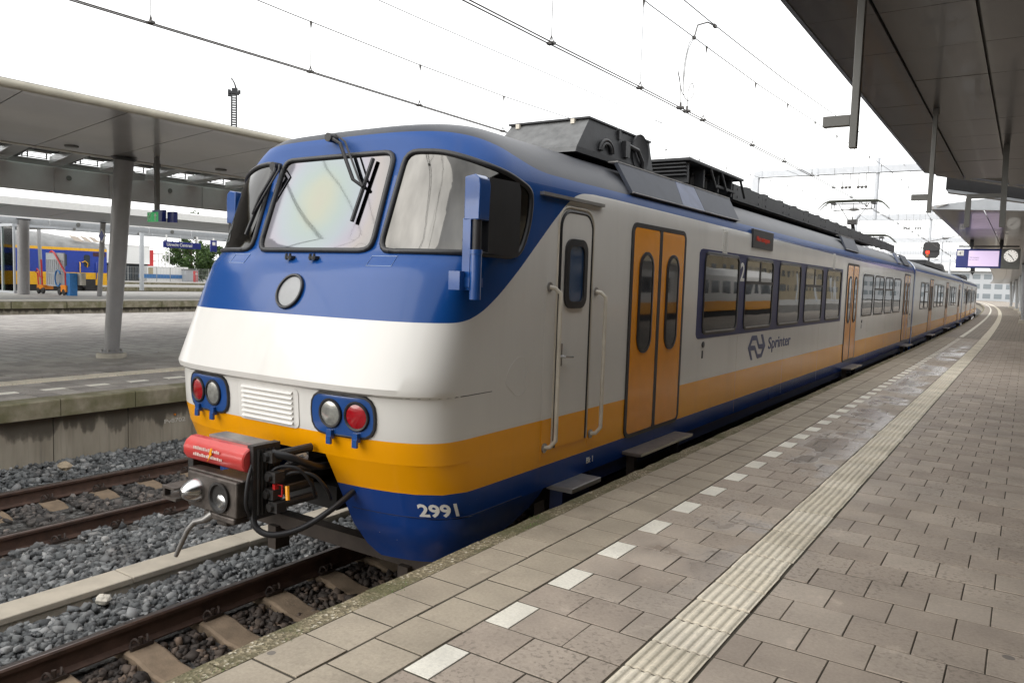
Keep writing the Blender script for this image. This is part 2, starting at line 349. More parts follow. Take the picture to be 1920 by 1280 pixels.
# ------------------------------------------------------------------ mesh helpers
class MB:
    def __init__(s): s.v = []; s.f = []; s.mi = []; s.cur = 0
    def add(s, vs, fs):
        k = len(s.v); s.v += [tuple(v) for v in vs]; s.f += [tuple(i+k for i in f) for f in fs]; s.mi += [s.cur]*len(fs); return s
    def box(s, a, b, T=None):
        x0, y0, z0 = a; x1, y1, z1 = b
        vs = [(x0, y0, z0), (x1, y0, z0), (x1, y1, z0), (x0, y1, z0), (x0, y0, z1), (x1, y0, z1), (x1, y1, z1), (x0, y1, z1)]
        if T is not None: vs = [T @ Vector(v) for v in vs]
        return s.add(vs, [(0, 3, 2, 1), (4, 5, 6, 7), (0, 1, 5, 4), (1, 2, 6, 5), (2, 3, 7, 6), (3, 0, 4, 7)])
    def cbox(s, a, b, c=.006):
        # chamfered-top box
        x0, y0, z0 = a; x1, y1, z1 = b
        return s.loft([[(x0, y0, z0), (x1, y0, z0), (x1, y1, z0), (x0, y1, z0)], [(x0, y0, z1-c), (x1, y0, z1-c), (x1, y1, z1-c), (x0, y1, z1-c)], [(x0+c, y0+c, z1), (x1-c, y0+c, z1), (x1-c, y1-c, z1), (x0+c, y1-c, z1)]])
    def loft(s, loops, cap0=True, cap1=True, close=True):
        n = len(loops[0]); vs = [p for l in loops for p in l]; fs = []
        for j in range(len(loops)-1):
            for i in range(n if close else n-1):
                a = j*n+i; b = j*n+(i+1) % n; fs.append((a, b, b+n, a+n))
        if cap0: fs.append(tuple(range(n))[::-1])
        if cap1: fs.append(tuple((len(loops)-1)*n+i for i in range(n)))
        return s.add(vs, fs)
    def tube(s, pts, r, n=8, closed=False):
        pts = [Vector(p) for p in pts]; loops = []; m = len(pts); up = None
        for i, p in enumerate(pts):
            if closed: d = pts[(i+1) % m]-pts[i-1]
            else: d = (pts[min(i+1, m-1)]-pts[max(i-1, 0)])
            d.normalize()
            if up is None:
                up = Vector((0, 0, 1)) if abs(d.z) < .9 else Vector((1, 0, 0))
            u = up-d*up.dot(d)
            if u.length < 1e-5: u = d.orthogonal()
            u.normalize(); w = d.cross(u); up = u
            rr = r[i] if hasattr(r, '__len__') else r
            loops.append([p+u*math.cos(2*math.pi*k/n)*rr+w*math.sin(2*math.pi*k/n)*rr for k in range(n)])
        if closed: return s.loft(loops+[loops[0]], False, False)
        return s.loft(loops)
    def cyl(s, a, b, r, n=16, r1=None): return s.tube([a, b], [r, r if r1 is None else r1], n)
    def lathe(s, prof, c, axis='Z', n=24):
        loops = []
        for r, h in prof:
            l = []
            for k in range(n):
                a = 2*math.pi*k/n; x, y = r*math.cos(a), r*math.sin(a)
                l.append({'Z': (c[0]+x, c[1]+y, c[2]+h), 'Y': (c[0]+x, c[1]-h, c[2]+y), 'X': (c[0]+h, c[1]+x, c[2]+y)}[axis])
            loops.append(l)
        return s.loft(loops)
    def prism(s, poly, axis, a, b):
        mp = {'X': lambda u, v, w: (w, u, v), 'Y': lambda u, v, w: (u, w, v), 'Z': lambda u, v, w: (u, v, w)}[axis]
        return s.loft([[mp(u, v, a) for u, v in poly], [mp(u, v, b) for u, v in poly]])
    def mesh(s, name, mats, smooth=None):
        me = bpy.data.meshes.new(name); me.from_pydata(s.v, [], s.f)
        for m in (mats if isinstance(mats, (list, tuple)) else [mats]): me.materials.append(m)
        if len(set(s.mi)) > 1 or (s.mi and s.mi[0]): me.polygons.foreach_set('material_index', s.mi)
        bm = bmesh.new(); bm.from_mesh(me); bmesh.ops.recalc_face_normals(bm, faces=bm.faces); bm.to_mesh(me); bm.free()
        if smooth:
            me.polygons.foreach_set('use_smooth', [True]*len(me.polygons)); me.set_sharp_from_angle(angle=math.radians(smooth))
        me.update(); return me
    def build(s, name, mats, parent=None, smooth=None, bevel=0):
        return link(name, s.mesh(name, mats, smooth), parent, bevel)
def link(name, me, parent=None, bevel=0):
    o = bpy.data.objects.new(name, me); COL.objects.link(o)
    if parent is not None: o.parent = parent
    if bevel:
        b = o.modifiers.new('bevel', 'BEVEL'); b.width = bevel; b.segments = 2; b.limit_method = 'ANGLE'; b.angle_limit = math.radians(40)
    return o
def tag(o, label=None, cat=None, group=None, kind=None):
    for k, v in (('label', label), ('category', cat), ('group', group), ('kind', kind)):
        if v: o[k] = v
    return o
def empty(name, loc=(0, 0, 0), rz=0, label=None, cat=None, group=None, kind=None):
    o = bpy.data.objects.new(name, None); COL.objects.link(o); o.location = loc; o.rotation_euler = (0, 0, rz); o.empty_display_size = .2
    return tag(o, label, cat, group, kind)
def copy_tree(o, parent=None):
    c = o.copy(); COL.objects.link(c)
    if parent is not None: c.parent = parent
    for ch in list(o.children): copy_tree(ch, c)
    return c
def rrect(w, h, r, n=5):
    pts = []
    for cx, cy, a0 in ((w/2-r, h/2-r, 0), (-w/2+r, h/2-r, 90), (-w/2+r, -h/2+r, 180), (w/2-r, -h/2+r, 270)):
        for k in range(n+1):
            a = math.radians(a0+90*k/n); pts.append((cx+r*math.cos(a), cy+r*math.sin(a)))
    return pts
def text_mesh(txt, size, depth=.004, bold=0.0):
    cu = bpy.data.curves.new('lettering', 'FONT'); cu.body = txt; cu.size = size; cu.extrude = depth/2; cu.resolution_u = 3; cu.offset = bold
    o = bpy.data.objects.new('lettering', cu); COL.objects.link(o)
    me = bpy.data.meshes.new_from_object(o.evaluated_get(bpy.context.evaluated_depsgraph_get())); me.name = 'lettering'
    bpy.data.objects.remove(o); return me
def lettering(txt, size, mat, parent, X, loc, name='lettering', width=None, depth=.004, bold=0):
    """X: 3x3 matrix columns (right, up, normal)"""
    me = text_mesh(txt, size, depth, bold); me.materials.clear(); me.materials.append(mat)
    xs = [v.co.x for v in me.vertices]; w = max(xs)-min(xs)
    k = width/w if width else 1
    o = link(name, me, parent); r, u, n = [Vector(a) for a in X]
    o.matrix_local = Matrix(((r.x*k, u.x, n.x, loc[0]), (r.y*k, u.y, n.y, loc[1]), (r.z*k, u.z, n.z, loc[2]), (0, 0, 0, 1)))
    return o
SIDE_X = ((0, 1, 0), (0, 0, 1), (1, 0, 0))          # reads along +Y on a face that looks to +X
FRONT_X = ((1, 0, 0), (0, 0, 1), (0, -1, 0))        # reads along +X on a face that looks to -Y
def curve_x(y): return -max(0.0, y-22.0)**2/5000.0   # the line bends gently left beyond 22 m
def heading(y): return math.atan(2*max(0.0, y-22.0)/5000.0)
Z_PL = .885
GROUND_Z = -.30

# ------------------------------------------------------------------ setting: ground
def strip(name, x0, x1, ys, z, mat, parent=None, follow=True, kind='structure'):
    b = MB(); vs = []; fs = []
    for y in ys:
        c = curve_x(y) if follow else 0
        vs += [(x0+c, y, z), (x1+c, y, z)]
    for i in range(len(ys)-1): fs.append((2*i, 2*i+1, 2*i+3, 2*i+2))
    b.add(vs, fs); o = b.build(name, mat, parent)
    if kind and parent is None: tag(o, kind=kind)
    return o
YS = [-70, -14, 0, 10, 20]+[20+8*i for i in range(1, 36)]
b = MB(); b.box((-1500, -500, -1.2), (1500, 2500, GROUND_Z-.05)); ground = tag(b.build('ground', M['earth']), 'wide flat gravelly ground under the railway station', kind='structure')
# ballast bed: raised towards the left wall, low under the train
b = MB(); xs = [-6.0, -5.75, -5.45, -5.05, -4.6, -4.154, -3.7, -3.2, -2.6, -2.0, -1.2, -.9, -.3, .3, 1.2, 1.8]
zs = [.10, .08, -.03, -.16, -.19, -.20, -.19, -.13, -.12, -.13, -.15, -.2, -.235, -.235, -.23, -.22]
def bed_z(x): return float(np.interp(x, xs, zs))-.035
vs = []; fs = []; n = len(xs)
for y in YS:
    c = curve_x(y); vs += [(x+c, y, bed_z(x)) for x in xs]
for j in range(len(YS)-1):
    for i in range(n-1): fs.append((j*n+i, j*n+i+1, (j+1)*n+i+1, (j+1)*n+i))
b.add(vs, fs); tag(b.build('ballast_bed', M['ballast_sheet']), 'dark bed of stone ballast between the two platforms', kind='structure')

# ------------------------------------------------------------------ tracks
def make_track(X, y0, ylast, label):
    t = empty('railway_track', (X, 0, 0), 0, label, 'railway track')
    prof = [(-.07, -.172), (.07, -.172), (.07, -.162), (.018, -.145), (.011, -.12), (.011, -.05), (.034, -.038), (.036, -.012), (.026, 0), (-.026, 0), (-.036, -.012), (-.034, -.038), (-.011, -.05), (-.011, -.12), (-.018, -.145), (-.07, -.162)]
    ys = [-6, 0, 10, 20]+[20+6*i for i in range(1, 30)]
    for s in (-1, 1):
        b = MB(); b.loft([[(s*.7535+x+curve_x(y), y, z) for x, z in prof] for y in ys])
        b.build('rail', M['rail'], t, smooth=40)
        b = MB(); b.loft([[(s*.7535+x+curve_x(y), y, z) for x, z in ((-.026, .0006), (.026, .0006), (.022, .003), (-.022, .003))] for y in ys]); b.build('rail_head', M['railtop'], t)
    # one sleeper: hump at each rail seat, lower in the middle, chamfered ends
    pr = [(-1.25, -.215), (-1.22, -.205), (-.98, -.185), (-.75, -.172), (-.55, -.185), (-.36, -.232), (0, -.245), (.36, -.232), (.55, -.185), (.75, -.172), (.98, -.185), (1.22, -.205), (1.25, -.215)]
    b = MB(); loops = []
    for x, z in pr: loops.append([(x, -.14, -.42), (x, .14, -.42), (x, .12, z-.012), (x, .10, z), (x, -.10, z), (x, -.12, z-.012)])
    b.loft(loops); sm = b.mesh('sleeper', M['sleeper'], smooth=30)
    def clipmesh(sx):
        b = MB(); b.box((sx*.075-.03, -.075, -.176), (sx*.075+.03, .075, -.150))
        for s in (-1, 1):
            cx = sx*.085; pts = []
            for k in range(9):
                a = math.pi*2*k/8*.85; pts.append((cx+sx*.035*math.cos(a)*.8, s*(.03+.055*k/8), -.135+.035*math.sin(a)))
            b.tube(pts, .009, 6)
        b.cyl((sx*.08, 0, -.16), (sx*.08, 0, -.10), .017, 8)
        return b.mesh('rail_clip', M['clip'], smooth=40)
    cm = {s: clipmesh(s) for s in (-1, 1)}
    y = y0
    while y < ylast:
        o = link('sleeper', sm, t); o.location = (curve_x(y)+random.uniform(-.01, .01), y+random.uniform(-.008, .008), 0)
        if y < 9:
            for r in (-.7535, .7535):
                for s in (-1, 1):
                    c = link('rail_clip', cm[s], o); c.location = (r, 0, 0)
        y += .6
    return t
make_track(0, 1.826, 7.2, 'brown railed track with humped rusty sleepers running under the train')
make_track(-4.154, 1.327, 12, 'empty track between grey ballast and the stained platform wall')

# concrete cable duct between the tracks
duct = empty('cable_duct', (-1.78, 0, 0), 0, 'long beige concrete cable duct lying on ballast between the tracks', 'cable duct')
b = MB()
for i in range(14):
    pass
y = -1.2
while y < 40:
    b = MB(); L2 = 1.18; b.cbox((-.145, 0.004, -.10), (.145, L2-.004, -.052), .006); o = b.build('duct_cover', M['duct'], duct); o.location = (curve_x(y)+random.uniform(-.004, .004), y, random.uniform(-.004, .003)); o.rotation_euler = (0, 0, random.uniform(-.003, .003)); y += L2
b = MB(); b.box((-.13, -1.2, -.36), (.13, 40, -.1002)); b.build('duct_trough', M['duct'], duct)

# ------------------------------------------------------------------ ballast stones (stuff)
def stones(regions, name, label):
    ico = np.array([(sx, sy, sz) for sz in (-1, 1) for sx, sy in ((-1, -1), (1, -1), (1, 1), (-1, 1))]+[(0, 0, 1.25), (1.2, .1, .1)], float)*.72
    F = np.array([(0, 2, 1), (0, 3, 2), (4, 5, 8), (5, 6, 8), (6, 7, 8), (7, 4, 8), (0, 1, 5), (0, 5, 4), (1, 2, 9), (2, 6, 9), (6, 5, 9), (5, 1, 9), (2, 3, 7), (2, 7, 6), (3, 0, 4), (3, 4, 7)])
    P = []
    for x0, x1, y0, y1, sp, dz in regions:
        nx, ny = int((x1-x0)/sp), int((y1-y0)/sp)
        gx, gy = np.meshgrid(np.arange(nx), np.arange(ny)); q = np.stack([x0+(gx.ravel()+rng.uniform(-.1, 1.1, nx*ny))*sp, y0+(gy.ravel()+rng.uniform(-.1, 1.1, nx*ny))*sp], 1)
        P.append(np.concatenate([q, np.full((len(q), 1), dz)], 1))
    P = np.concatenate(P)
    keep = np.ones(len(P), bool)
    for r in (-.7535, .7535, -4.9075, -3.4005): keep &= np.abs(P[:, 0]-r) > .10
    keep &= np.abs(P[:, 0]+1.78) > .185
    def onsl(X, y0):
        ph = (P[:, 1]-y0+.3) % .6-.3
        return (np.abs(P[:, 0]-X) < 1.18) & (np.abs(ph) < .155) & (np.abs(P[:, 0]-X) > (.0))
    r_ = rng.random(len(P))
    s1 = onsl(0, 1.826) & ~((P[:, 0] < -.98) & (r_ > .25)); s2 = onsl(-4.154, 1.327) & (P[:, 0] > -5.05)
    keep &= ~(s1 & (r_ > .02)) & ~(s2 & (r_ > .02))
    P = P[keep]; n = len(P)
    sc = rng.uniform(.019, .040, n)*(1+.3*(rng.random(n) > .88)); ax = rng.uniform(.55, 1.35, (n, 3)); ax[:, 2] *= .8
    V = (ico[None]+rng.uniform(-.36, .36, (n, 10, 3)))*ax[:, None]*sc[:, None, None]
    a = rng.uniform(0, 6.28, n); ca, sa = np.cos(a)[:, None], np.sin(a)[:, None]
    tl = rng.uniform(-1.2, 1.2, n); ct, st = np.cos(tl)[:, None], np.sin(tl)[:, None]
    x, y, z = V[..., 0], V[..., 1], V[..., 2]
    y, z = y*ct-z*st, y*st+z*ct
    x, y = x*ca-y*sa, x*sa+y*ca
    z0 = np.array([bed_z(q) for q in P[:, 0]])+P[:, 2]+rng.uniform(-.004, .030, n)
    VV = np.stack([x+P[:, 0, None], y+P[:, 1, None], z+z0[:, None]], -1).reshape(-1, 3)
    FF = (F[None]+10*np.arange(n)[:, None, None]).reshape(-1, 3)
    me = bpy.data.meshes.new(name); me.vertices.add(len(VV)); me.vertices.foreach_set('co', VV.ravel().astype(np.float32))
    me.loops.add(FF.size); me.loops.foreach_set('vertex_index', FF.ravel().astype(np.int32))
    me.polygons.add(len(FF)); me.polygons.foreach_set('loop_start', np.arange(0, FF.size, 3, dtype=np.int32)); me.polygons.foreach_set('loop_total', np.full(len(FF), 3, np.int32))
    me.materials.append(M['stone']); me.update(calc_edges=True)
    return tag(link(name, me), label, kind='stuff')
stones([(-5.72, 1.55, 1.0, 8.6, .038, 0), (-5.72, -.5, 1.0, 8.6, .058, .02), (-5.72, -2.0, 8.6, 16, .06, .0)], 'ballast_stones', 'loose grey and brown ballast stones filling the track bed')

# ------------------------------------------------------------------ right platform
plat = empty('platform', (0, 0, 0), kind='structure', label='paved platform along the right side of the train')
def wall_strip(x, z0, z1, ys, mat, name, parent):
    b = MB(); vs = []; fs = []
    for y in ys: vs += [(x+curve_x(y), y, z0), (x+curve_x(y), y, z1)]
    for i in range(len(ys)-1): fs.append((2*i, 2*i+2, 2*i+3, 2*i+1))
    b.add(vs, fs); return b.build(name, mat, parent)
wall_strip(1.72, -.4, Z_PL-.05, YS, M['wall'], 'platform_wall', plat)
strip('platform_core', 1.793, 13.0, YS, Z_PL-.0035, M['joint_sand'], plat)
# broken gravelly concrete edging, in lengths
y = -1.0; i = 0
while y < 170:
    Ls = random.uniform(.85, 1.05); b = MB(); loops = []
    for k in range(7):
        yy = y+.004+(Ls-.008)*k/6; j = random.uniform(-.010, .006); c = curve_x(yy); e = random.uniform(-.006, .004)
        loops.append([(1.655+c+j, yy, .70), (1.655+c+j, yy, Z_PL-.022+e), (1.668+c+j*.6, yy, Z_PL-.006+e), (1.735+c, yy, Z_PL-.004+random.uniform(-.004, .003)), (1.797+c, yy, Z_PL-.002), (1.797+c, yy, .70)])
    b.loft(loops); b.build('edge_stone', M['gravel_edge'], plat); y += Ls
SL = {}
def slab_mesh(w, l, mat, name):
    k = (round(w, 4), round(l, 4), mat.name, name)
    if k not in SL:
        b = MB(); b.cbox((-w/2, -l/2, -.03), (w/2, l/2, 0), .0018); SL[k] = b.mesh(name, mat)
    return SL[k]
slabs = []          # (x0,x1,y0,y1,material,name)
G = .0035; GY = .006
def row(xs_, y0, y1, mat, name):
    for a, c in zip(xs_[:-1], xs_[1:]): slabs.append((a+.0033, c-.0033, y0+GY, y1-GY, mat, name))
YMAX = 34
for k in range(-6, 110):
    row([1.800, 2.083], 2.390+.3*k, 2.690+.3*k, 'paver_edge', 'edge_slab')
    row([2.088, 2.380], 2.255+.3*k, 2.555+.3*k, 'paver_edge', 'edge_slab')
    y0 = 2.417+.3*k; y1 = y0+.3
    if k % 2 == 0:
        slabs.append((2.385+G, 2.53-G, y0+GY, y1-GY, 'white_slab', 'white_slab')); row([2.53, 2.83, 3.13], y0, y1, 'paver', 'paving_slab')
    else: row([2.385, 2.685, 2.98, 3.13], y0, y1, 'paver', 'paving_slab')
    y0 = 3.36+.3*k; y1 = y0+.3
    st = [3.437, 3.575] if k % 2 == 0 else [3.437]
    base = 3.575 if k % 2 == 0 else 3.437+.29
    xs_ = st+[base+.3*(j+(1 if k % 2 == 0 else 0)) for j in range(0, 10)]
    row(xs_, y0, y1, 'paver', 'paving_slab')
def shift(sl):
    x0, x1, y0, y1, m, n = sl; c = curve_x((y0+y1)/2); return ((x0+x1)/2+c, (y0+y1)/2, x1-x0, y1-y0, m, n)
camp = Vector((4.5135, 0, 2.57)); f2 = Vector((fw.x, fw.y)).normalized(); r2d = Vector((f2.y, -f2.x))
def inview(x, y, z=Z_PL):
    d = Vector((x, y, z))-camp; dep = d.dot(fw)
    if dep < .3: return False
    u = d.dot(r2)/dep*1438.2; v = -d.dot(u2)/dep*1438.2
    return abs(u) < 1010 and abs(v) < 700
byname = {}
for s_ in map(shift, slabs): byname.setdefault(s_[5], []).append(s_)
for nm, lst in byname.items():
    vis = [s_ for s_ in lst if inview(s_[0], s_[1])]; hid = []
    vis.sort(key=lambda s_: (s_[0]-4.51)**2+s_[1]**2)
    for x, y, w, l, m, n in vis[:296]:
        o = link(n, slab_mesh(w, l, M[m], n), plat)
        o.location = (x, y, Z_PL+max(-.0012, random.gauss(0, .0011))); o.rotation_euler = (random.uniform(-.006, .006), random.uniform(-.006, .006), heading(y)+random.gauss(0, .0025))
    rest = vis[296:]
    if rest:
        b = MB()
        for x, y, w, l, m, n in rest:
            zz = Z_PL+random.uniform(-.0012, .0015); b.cbox((x-w/2, y-l/2, zz-.03), (x+w/2, y+l/2, zz), .003)
        tag(b.build('distant_'+nm, M[rest[0][4]], plat), kind='stuff')
# paving further out, slightly curved field
strip('paving_sheet', 1.80, 3.13, [y for y in np.arange(34.5, 300, 6)], Z_PL+.003, M['far_paving'], plat)
strip('paving_sheet', 3.44, 12.9, [y for y in np.arange(34.5, 300, 6)], Z_PL+.003, M['far_paving'], plat)
strip('paving_sheet', 6.3, 12.9, [-70, -14, 0, 10, 20, 28, 34.5], Z_PL+.001, M['far_paving'], plat)
strip('paving_sheet', 1.80, 6.3, [-70, -14, -6, 0, 1.2], Z_PL+.001, M['far_paving'], plat)
strip('white_line', 2.385, 2.53, [y for y in np.arange(35.5, 300, 6)], Z_PL+.007, M['white_slab'], plat)
strip('tactile_sheet', 3.137, 3.428, [y for y in np.arange(35.4, 300, 6)], Z_PL+.007, M['tactile'], plat)
# ribbed tactile tiles
def tactile_mesh():
    b = MB(); w, l = .286, .288; prof = []
    n = 6
    for i in range(n):
        x0 = -w/2+w*i/n; p = w/n
        prof += [(x0+p*.02, 0.0), (x0+p*.22, .0052), (x0+p*.40, .0065), (x0+p*.60, .0052), (x0+p*.80, 0.0)]
    prof = [(-w/2, -.03), (-w/2, 0)]+prof+[(w/2, 0), (w/2, -.03)]
    b.loft([[(x, -l/2, z-(.0025 if z > -.02 else 0)) for x, z in prof], [(x, -l/2+.008, z) for x, z in prof], [(x, l/2-.008, z) for x, z in prof], [(x, l/2, z-(.0025 if z > -.02 else 0)) for x, z in prof]])
    return b.mesh('tactile_tile', M['tactile'])
tm = tactile_mesh(); y = 3.039-.3*6+.15
while y < 35.5:
    o = link('tactile_tile', tm, plat); o.location = (3.2825+curve_x(y)+random.gauss(0, .0015), y, Z_PL+.002+random.gauss(0, .001)); o.rotation_euler = (random.gauss(0, .004), random.gauss(0, .003), heading(y)+random.gauss(0, .004)); y += .3

# ------------------------------------------------------------------ the train
YFT = [(0.50, 4.06), (0.56, 4.03), (0.80, 3.87), (1.115, 3.745), (1.33, 3.655), (1.5, 3.615), (1.775, 3.60), (1.80, 3.555), (1.84, 3.545), (2.44, 3.785), (2.63, 3.87), (2.76, 3.985), (3.47, 4.225), (3.62, 4.255), (3.68, 4.31), (3.74, 4.52), (3.79, 4.85), (3.83, 5.4), (3.85, 6.3)]
WDT = [(0.50, 1.22), (0.56, 1.26), (0.75, 1.36), (0.92, 1.41), (1.115, 1.42), (3.2, 1.42)]
ZT = 3.852; NE = 3.3; DD = .55
def yF(z): return float(np.interp(z, *zip(*YFT)))
def Wd(z):
    if z <= 3.2: return float(np.interp(z, *zip(*WDT)))
    u = min((z-3.2)/(ZT-3.2), 1); return 1.42*max(0, 1-u**2.3)**.45
TT = np.linspace(0, np.pi/2, 60)
def outline(z):
    w = Wd(z); f = yF(z); x = w*np.sin(TT)**(2/NE); y = f+DD*(1-np.cos(TT)**(2/NE))
    s = np.concatenate([[0], np.cumsum(np.hypot(np.diff(x), np.diff(y)))]); return s, x, y
_oc = {}
def O(s, z):
    k = round(z, 4)
    if k not in _oc: _oc[k] = outline(z)
    S, x, y = _oc[k]; a = abs(s); sg = 1 if s >= 0 else -1
    if a <= S[-1]: return Vector((sg*float(np.interp(a, S, x)), float(np.interp(a, S, y)), z))
    return Vector((sg*float(x[-1]), float(y[-1]+a-S[-1]), z))
def SN(s, z, off=0):
    p = O(s, z); e = .012
    if off == 0: return p
    a = O(s+e, z)-O(s-e, z); c = O(s, z+e)-O(s, z-e); n = a.cross(c); n.normalize()
    if n.y > .2 or n.x*(1 if s > 0 else -1) < -.2: n = -n
    return p+n*off

train = empty('commuter_train', (0, 0, 0), 0, 'blue, white and yellow electric train with a sloping cab front standing at the platform', 'train')
E_CAR = [28.02, 53.75, 79.5]
def carT(i):
    if i == 0: return Matrix()
    y0 = E_CAR[i-1]+.28; y1 = E_CAR[i]; a = math.atan2(curve_x(y1)-curve_x(y0), y1-y0)
    return Matrix.Translation((curve_x(y0), y0, 0)) @ Matrix.Rotation(-a, 4, 'Z')
def put(name, me, i=0, loc=(0, 0, 0), parent=None, bevel=0, rz=0):
    o = link(name, me, parent or train, bevel); o.matrix_local = (Matrix() if parent else carT(i)) @ Matrix.Translation(loc) @ Matrix.Rotation(rz, 4, 'Z'); return o
WIN = [(8.56, 9.81), (10.10, 11.40), (11.745, 13.045), (13.37, 14.67), (15.0, 16.3), (18.80, 20.14), (20.41, 21.79), (22.08, 23.38), (23.63, 24.97)]
DOOR = [(6.59, 7.92), (16.91, 18.16), (25.70, 27.03)]
ZW0, ZW1 = 2.035, 2.955
def body(nose, ylen, win, name, mat):
    b = MB()
    zl = sorted(set([1.33, 1.40, 1.487, 1.6, 1.70, 1.775, 1.80, 1.84, 1.95, ZW0, 2.2, 2.44, 2.55, 2.63, 2.69, 2.76, ZW1, 3.1, 3.2, 3.28, 3.35, 3.42, 3.47, 3.52, 3.57, 3.62, 3.65, 3.68, 3.71, 3.74, 3.765, 3.79, 3.81, 3.83, 3.842, 3.849]))
    yc = sorted(set([4.9, 5.3, 5.8, 6.3, 6.9] if nose else [0])|set(a for w in win for a in w)|set(np.arange(8 if nose else 1, ylen-.5, 1.7))|{ylen})
    def half(z, s0=None):
        """points of the right-hand outline from the centre to the rear"""
        w = Wd(z); pts = []
        if nose:
            t = np.linspace(0, np.pi/2, 26); f = yF(z); pts = [(w*math.sin(a)**(2/NE), f+DD*(1-max(0, math.cos(a))**(2/NE))) for a in t]
            y0 = f+DD
            for k, y in enumerate(yc): pts.append((w, max(y, y0+.0004*(k+1))))
        else: pts = [(w*k/4, 0) for k in range(4)]+[(w, y) for y in yc]
        return pts
    n = len(half(2)); vs = []; fs = []
    for z in zl:
        h = half(z); vs += [(-x, y, z) for x, y in h[::-1]]+[(x, y, z) for x, y in h]
    m = 2*n
    for j in range(len(zl)-1):
        for i in range(m-1):
            if i == n-1: continue
            a = j*m+i; q = [vs[a], vs[a+1], vs[a+m+1], vs[a+m]]
            ym = sum(p[1] for p in q)/4; zm = sum(p[2] for p in q)/4; dx = abs(q[0][1]-q[1][1])
            if ZW0 < zm < ZW1 and any(w0 < ym < w1 for w0, w1 in win) and abs(abs(q[0][0])-Wd(zm)) < .01 and (not nose or ym > 7): continue
            fs.append((a, a+1, a+m+1, a+m))
    # roof crown
    top = (len(zl)-1)*m
    for i in range(n-1): fs.append((top+n-1-i, top+n+i, top+n+i+1, top+n-2-i))
    b.add(vs, fs)
    # lower panels and skirt, right and left
    for sg in (1, -1):
        def lower(zs, starts, ends, nn=34):
            vs = []; fs = []
            for z, s0, s1 in zip(zs, starts, ends):
                for k in range(nn):
                    u = k/(nn-1); u = u**1.6 if nose else u; s = s0+(s1-s0)*u
                    p = O(s, z) if nose else Vector((Wd(z), s, z)); vs.append((sg*p.x, p.y, z))
            for j in range(len(zs)-1):
                for i in range(nn-1): a = j*nn+i; fs.append((a, a+1, a+nn+1, a+nn))
            b.add(vs, fs)
        if nose:
            S = lambda z: outline(z)[0][-1]-yF(z)-DD        # s = S(z) + y on the side
            zs = [.925, 1.0, 1.06, 1.115, 1.2, 1.33]
            lower(zs, [float(np.interp(z, (.59, 1.33), (.627, .54))) for z in zs], [S(z)+ylen for z in zs], 60)
            zs = [.53, .56, .62, .70, .80, .87, .925]
            lower(zs, [float(np.interp(z, (.53, .59, 1.33), (.70, .627, .54))) for z in zs], [S(z)+y for z, y in zip(zs, (4.30, 4.36, 4.58, 4.82, 5.02, 5.12, 5.16))])
        else: lower([.92, 1.115, 1.33], [0]*3, [ylen]*3, 12)
    b.box((-1.405, .02 if not nose else 5.4, .93), (1.405, ylen-.02, .98))
    # end wall
    pts = [(Wd(z), z) for z in zl]; b.add([(x, ylen, z) for x, z in pts]+[(-x, ylen, z) for x, z in pts[::-1]]+[(-1.41, ylen, .93), (1.41, ylen, .93)], [tuple(range(2*len(pts)+2))])
    if not nose: b.add([(x, 0, z) for x, z in pts]+[(-x, 0, z) for x, z in pts[::-1]]+[(-1.41, 0, .93), (1.41, 0, .93)], [tuple(range(2*len(pts)+2))])
    me = bpy.data.meshes.new(name); me.from_pydata(b.v, [], b.f); me.materials.append(mat)
    bm = bmesh.new(); bm.from_mesh(me); bmesh.ops.remove_doubles(bm, verts=bm.verts, dist=2e-4); bmesh.ops.dissolve_degenerate(bm, edges=bm.edges, dist=1e-4); bmesh.ops.recalc_face_normals(bm, faces=bm.faces); bm.to_mesh(me); bm.free()
    me.polygons.foreach_set('use_smooth', [True]*len(me.polygons)); me.set_sharp_from_angle(angle=math.radians(32)); me.update(); return me
put('car_body', body(True, E_CAR[0], WIN, 'car_body', M['livery_cab']))
win2 = [(2.0, 3.2), (3.45, 4.7), (7.2, 8.5), (8.8, 10.1), (10.4, 11.7), (15.4, 16.7), (17.0, 18.3), (18.6, 19.9)]
door2 = [(5.2, 6.5), (13.1, 14.4), (22.0, 23.3)]
len2 = E_CAR[1]-E_CAR[0]-.28; len3 = E_CAR[2]-E_CAR[1]-.28
body2 = body(False, len2, win2, 'car_body', M['livery'])
put('car_body', body2, 1); put('car_body', body2, 2)

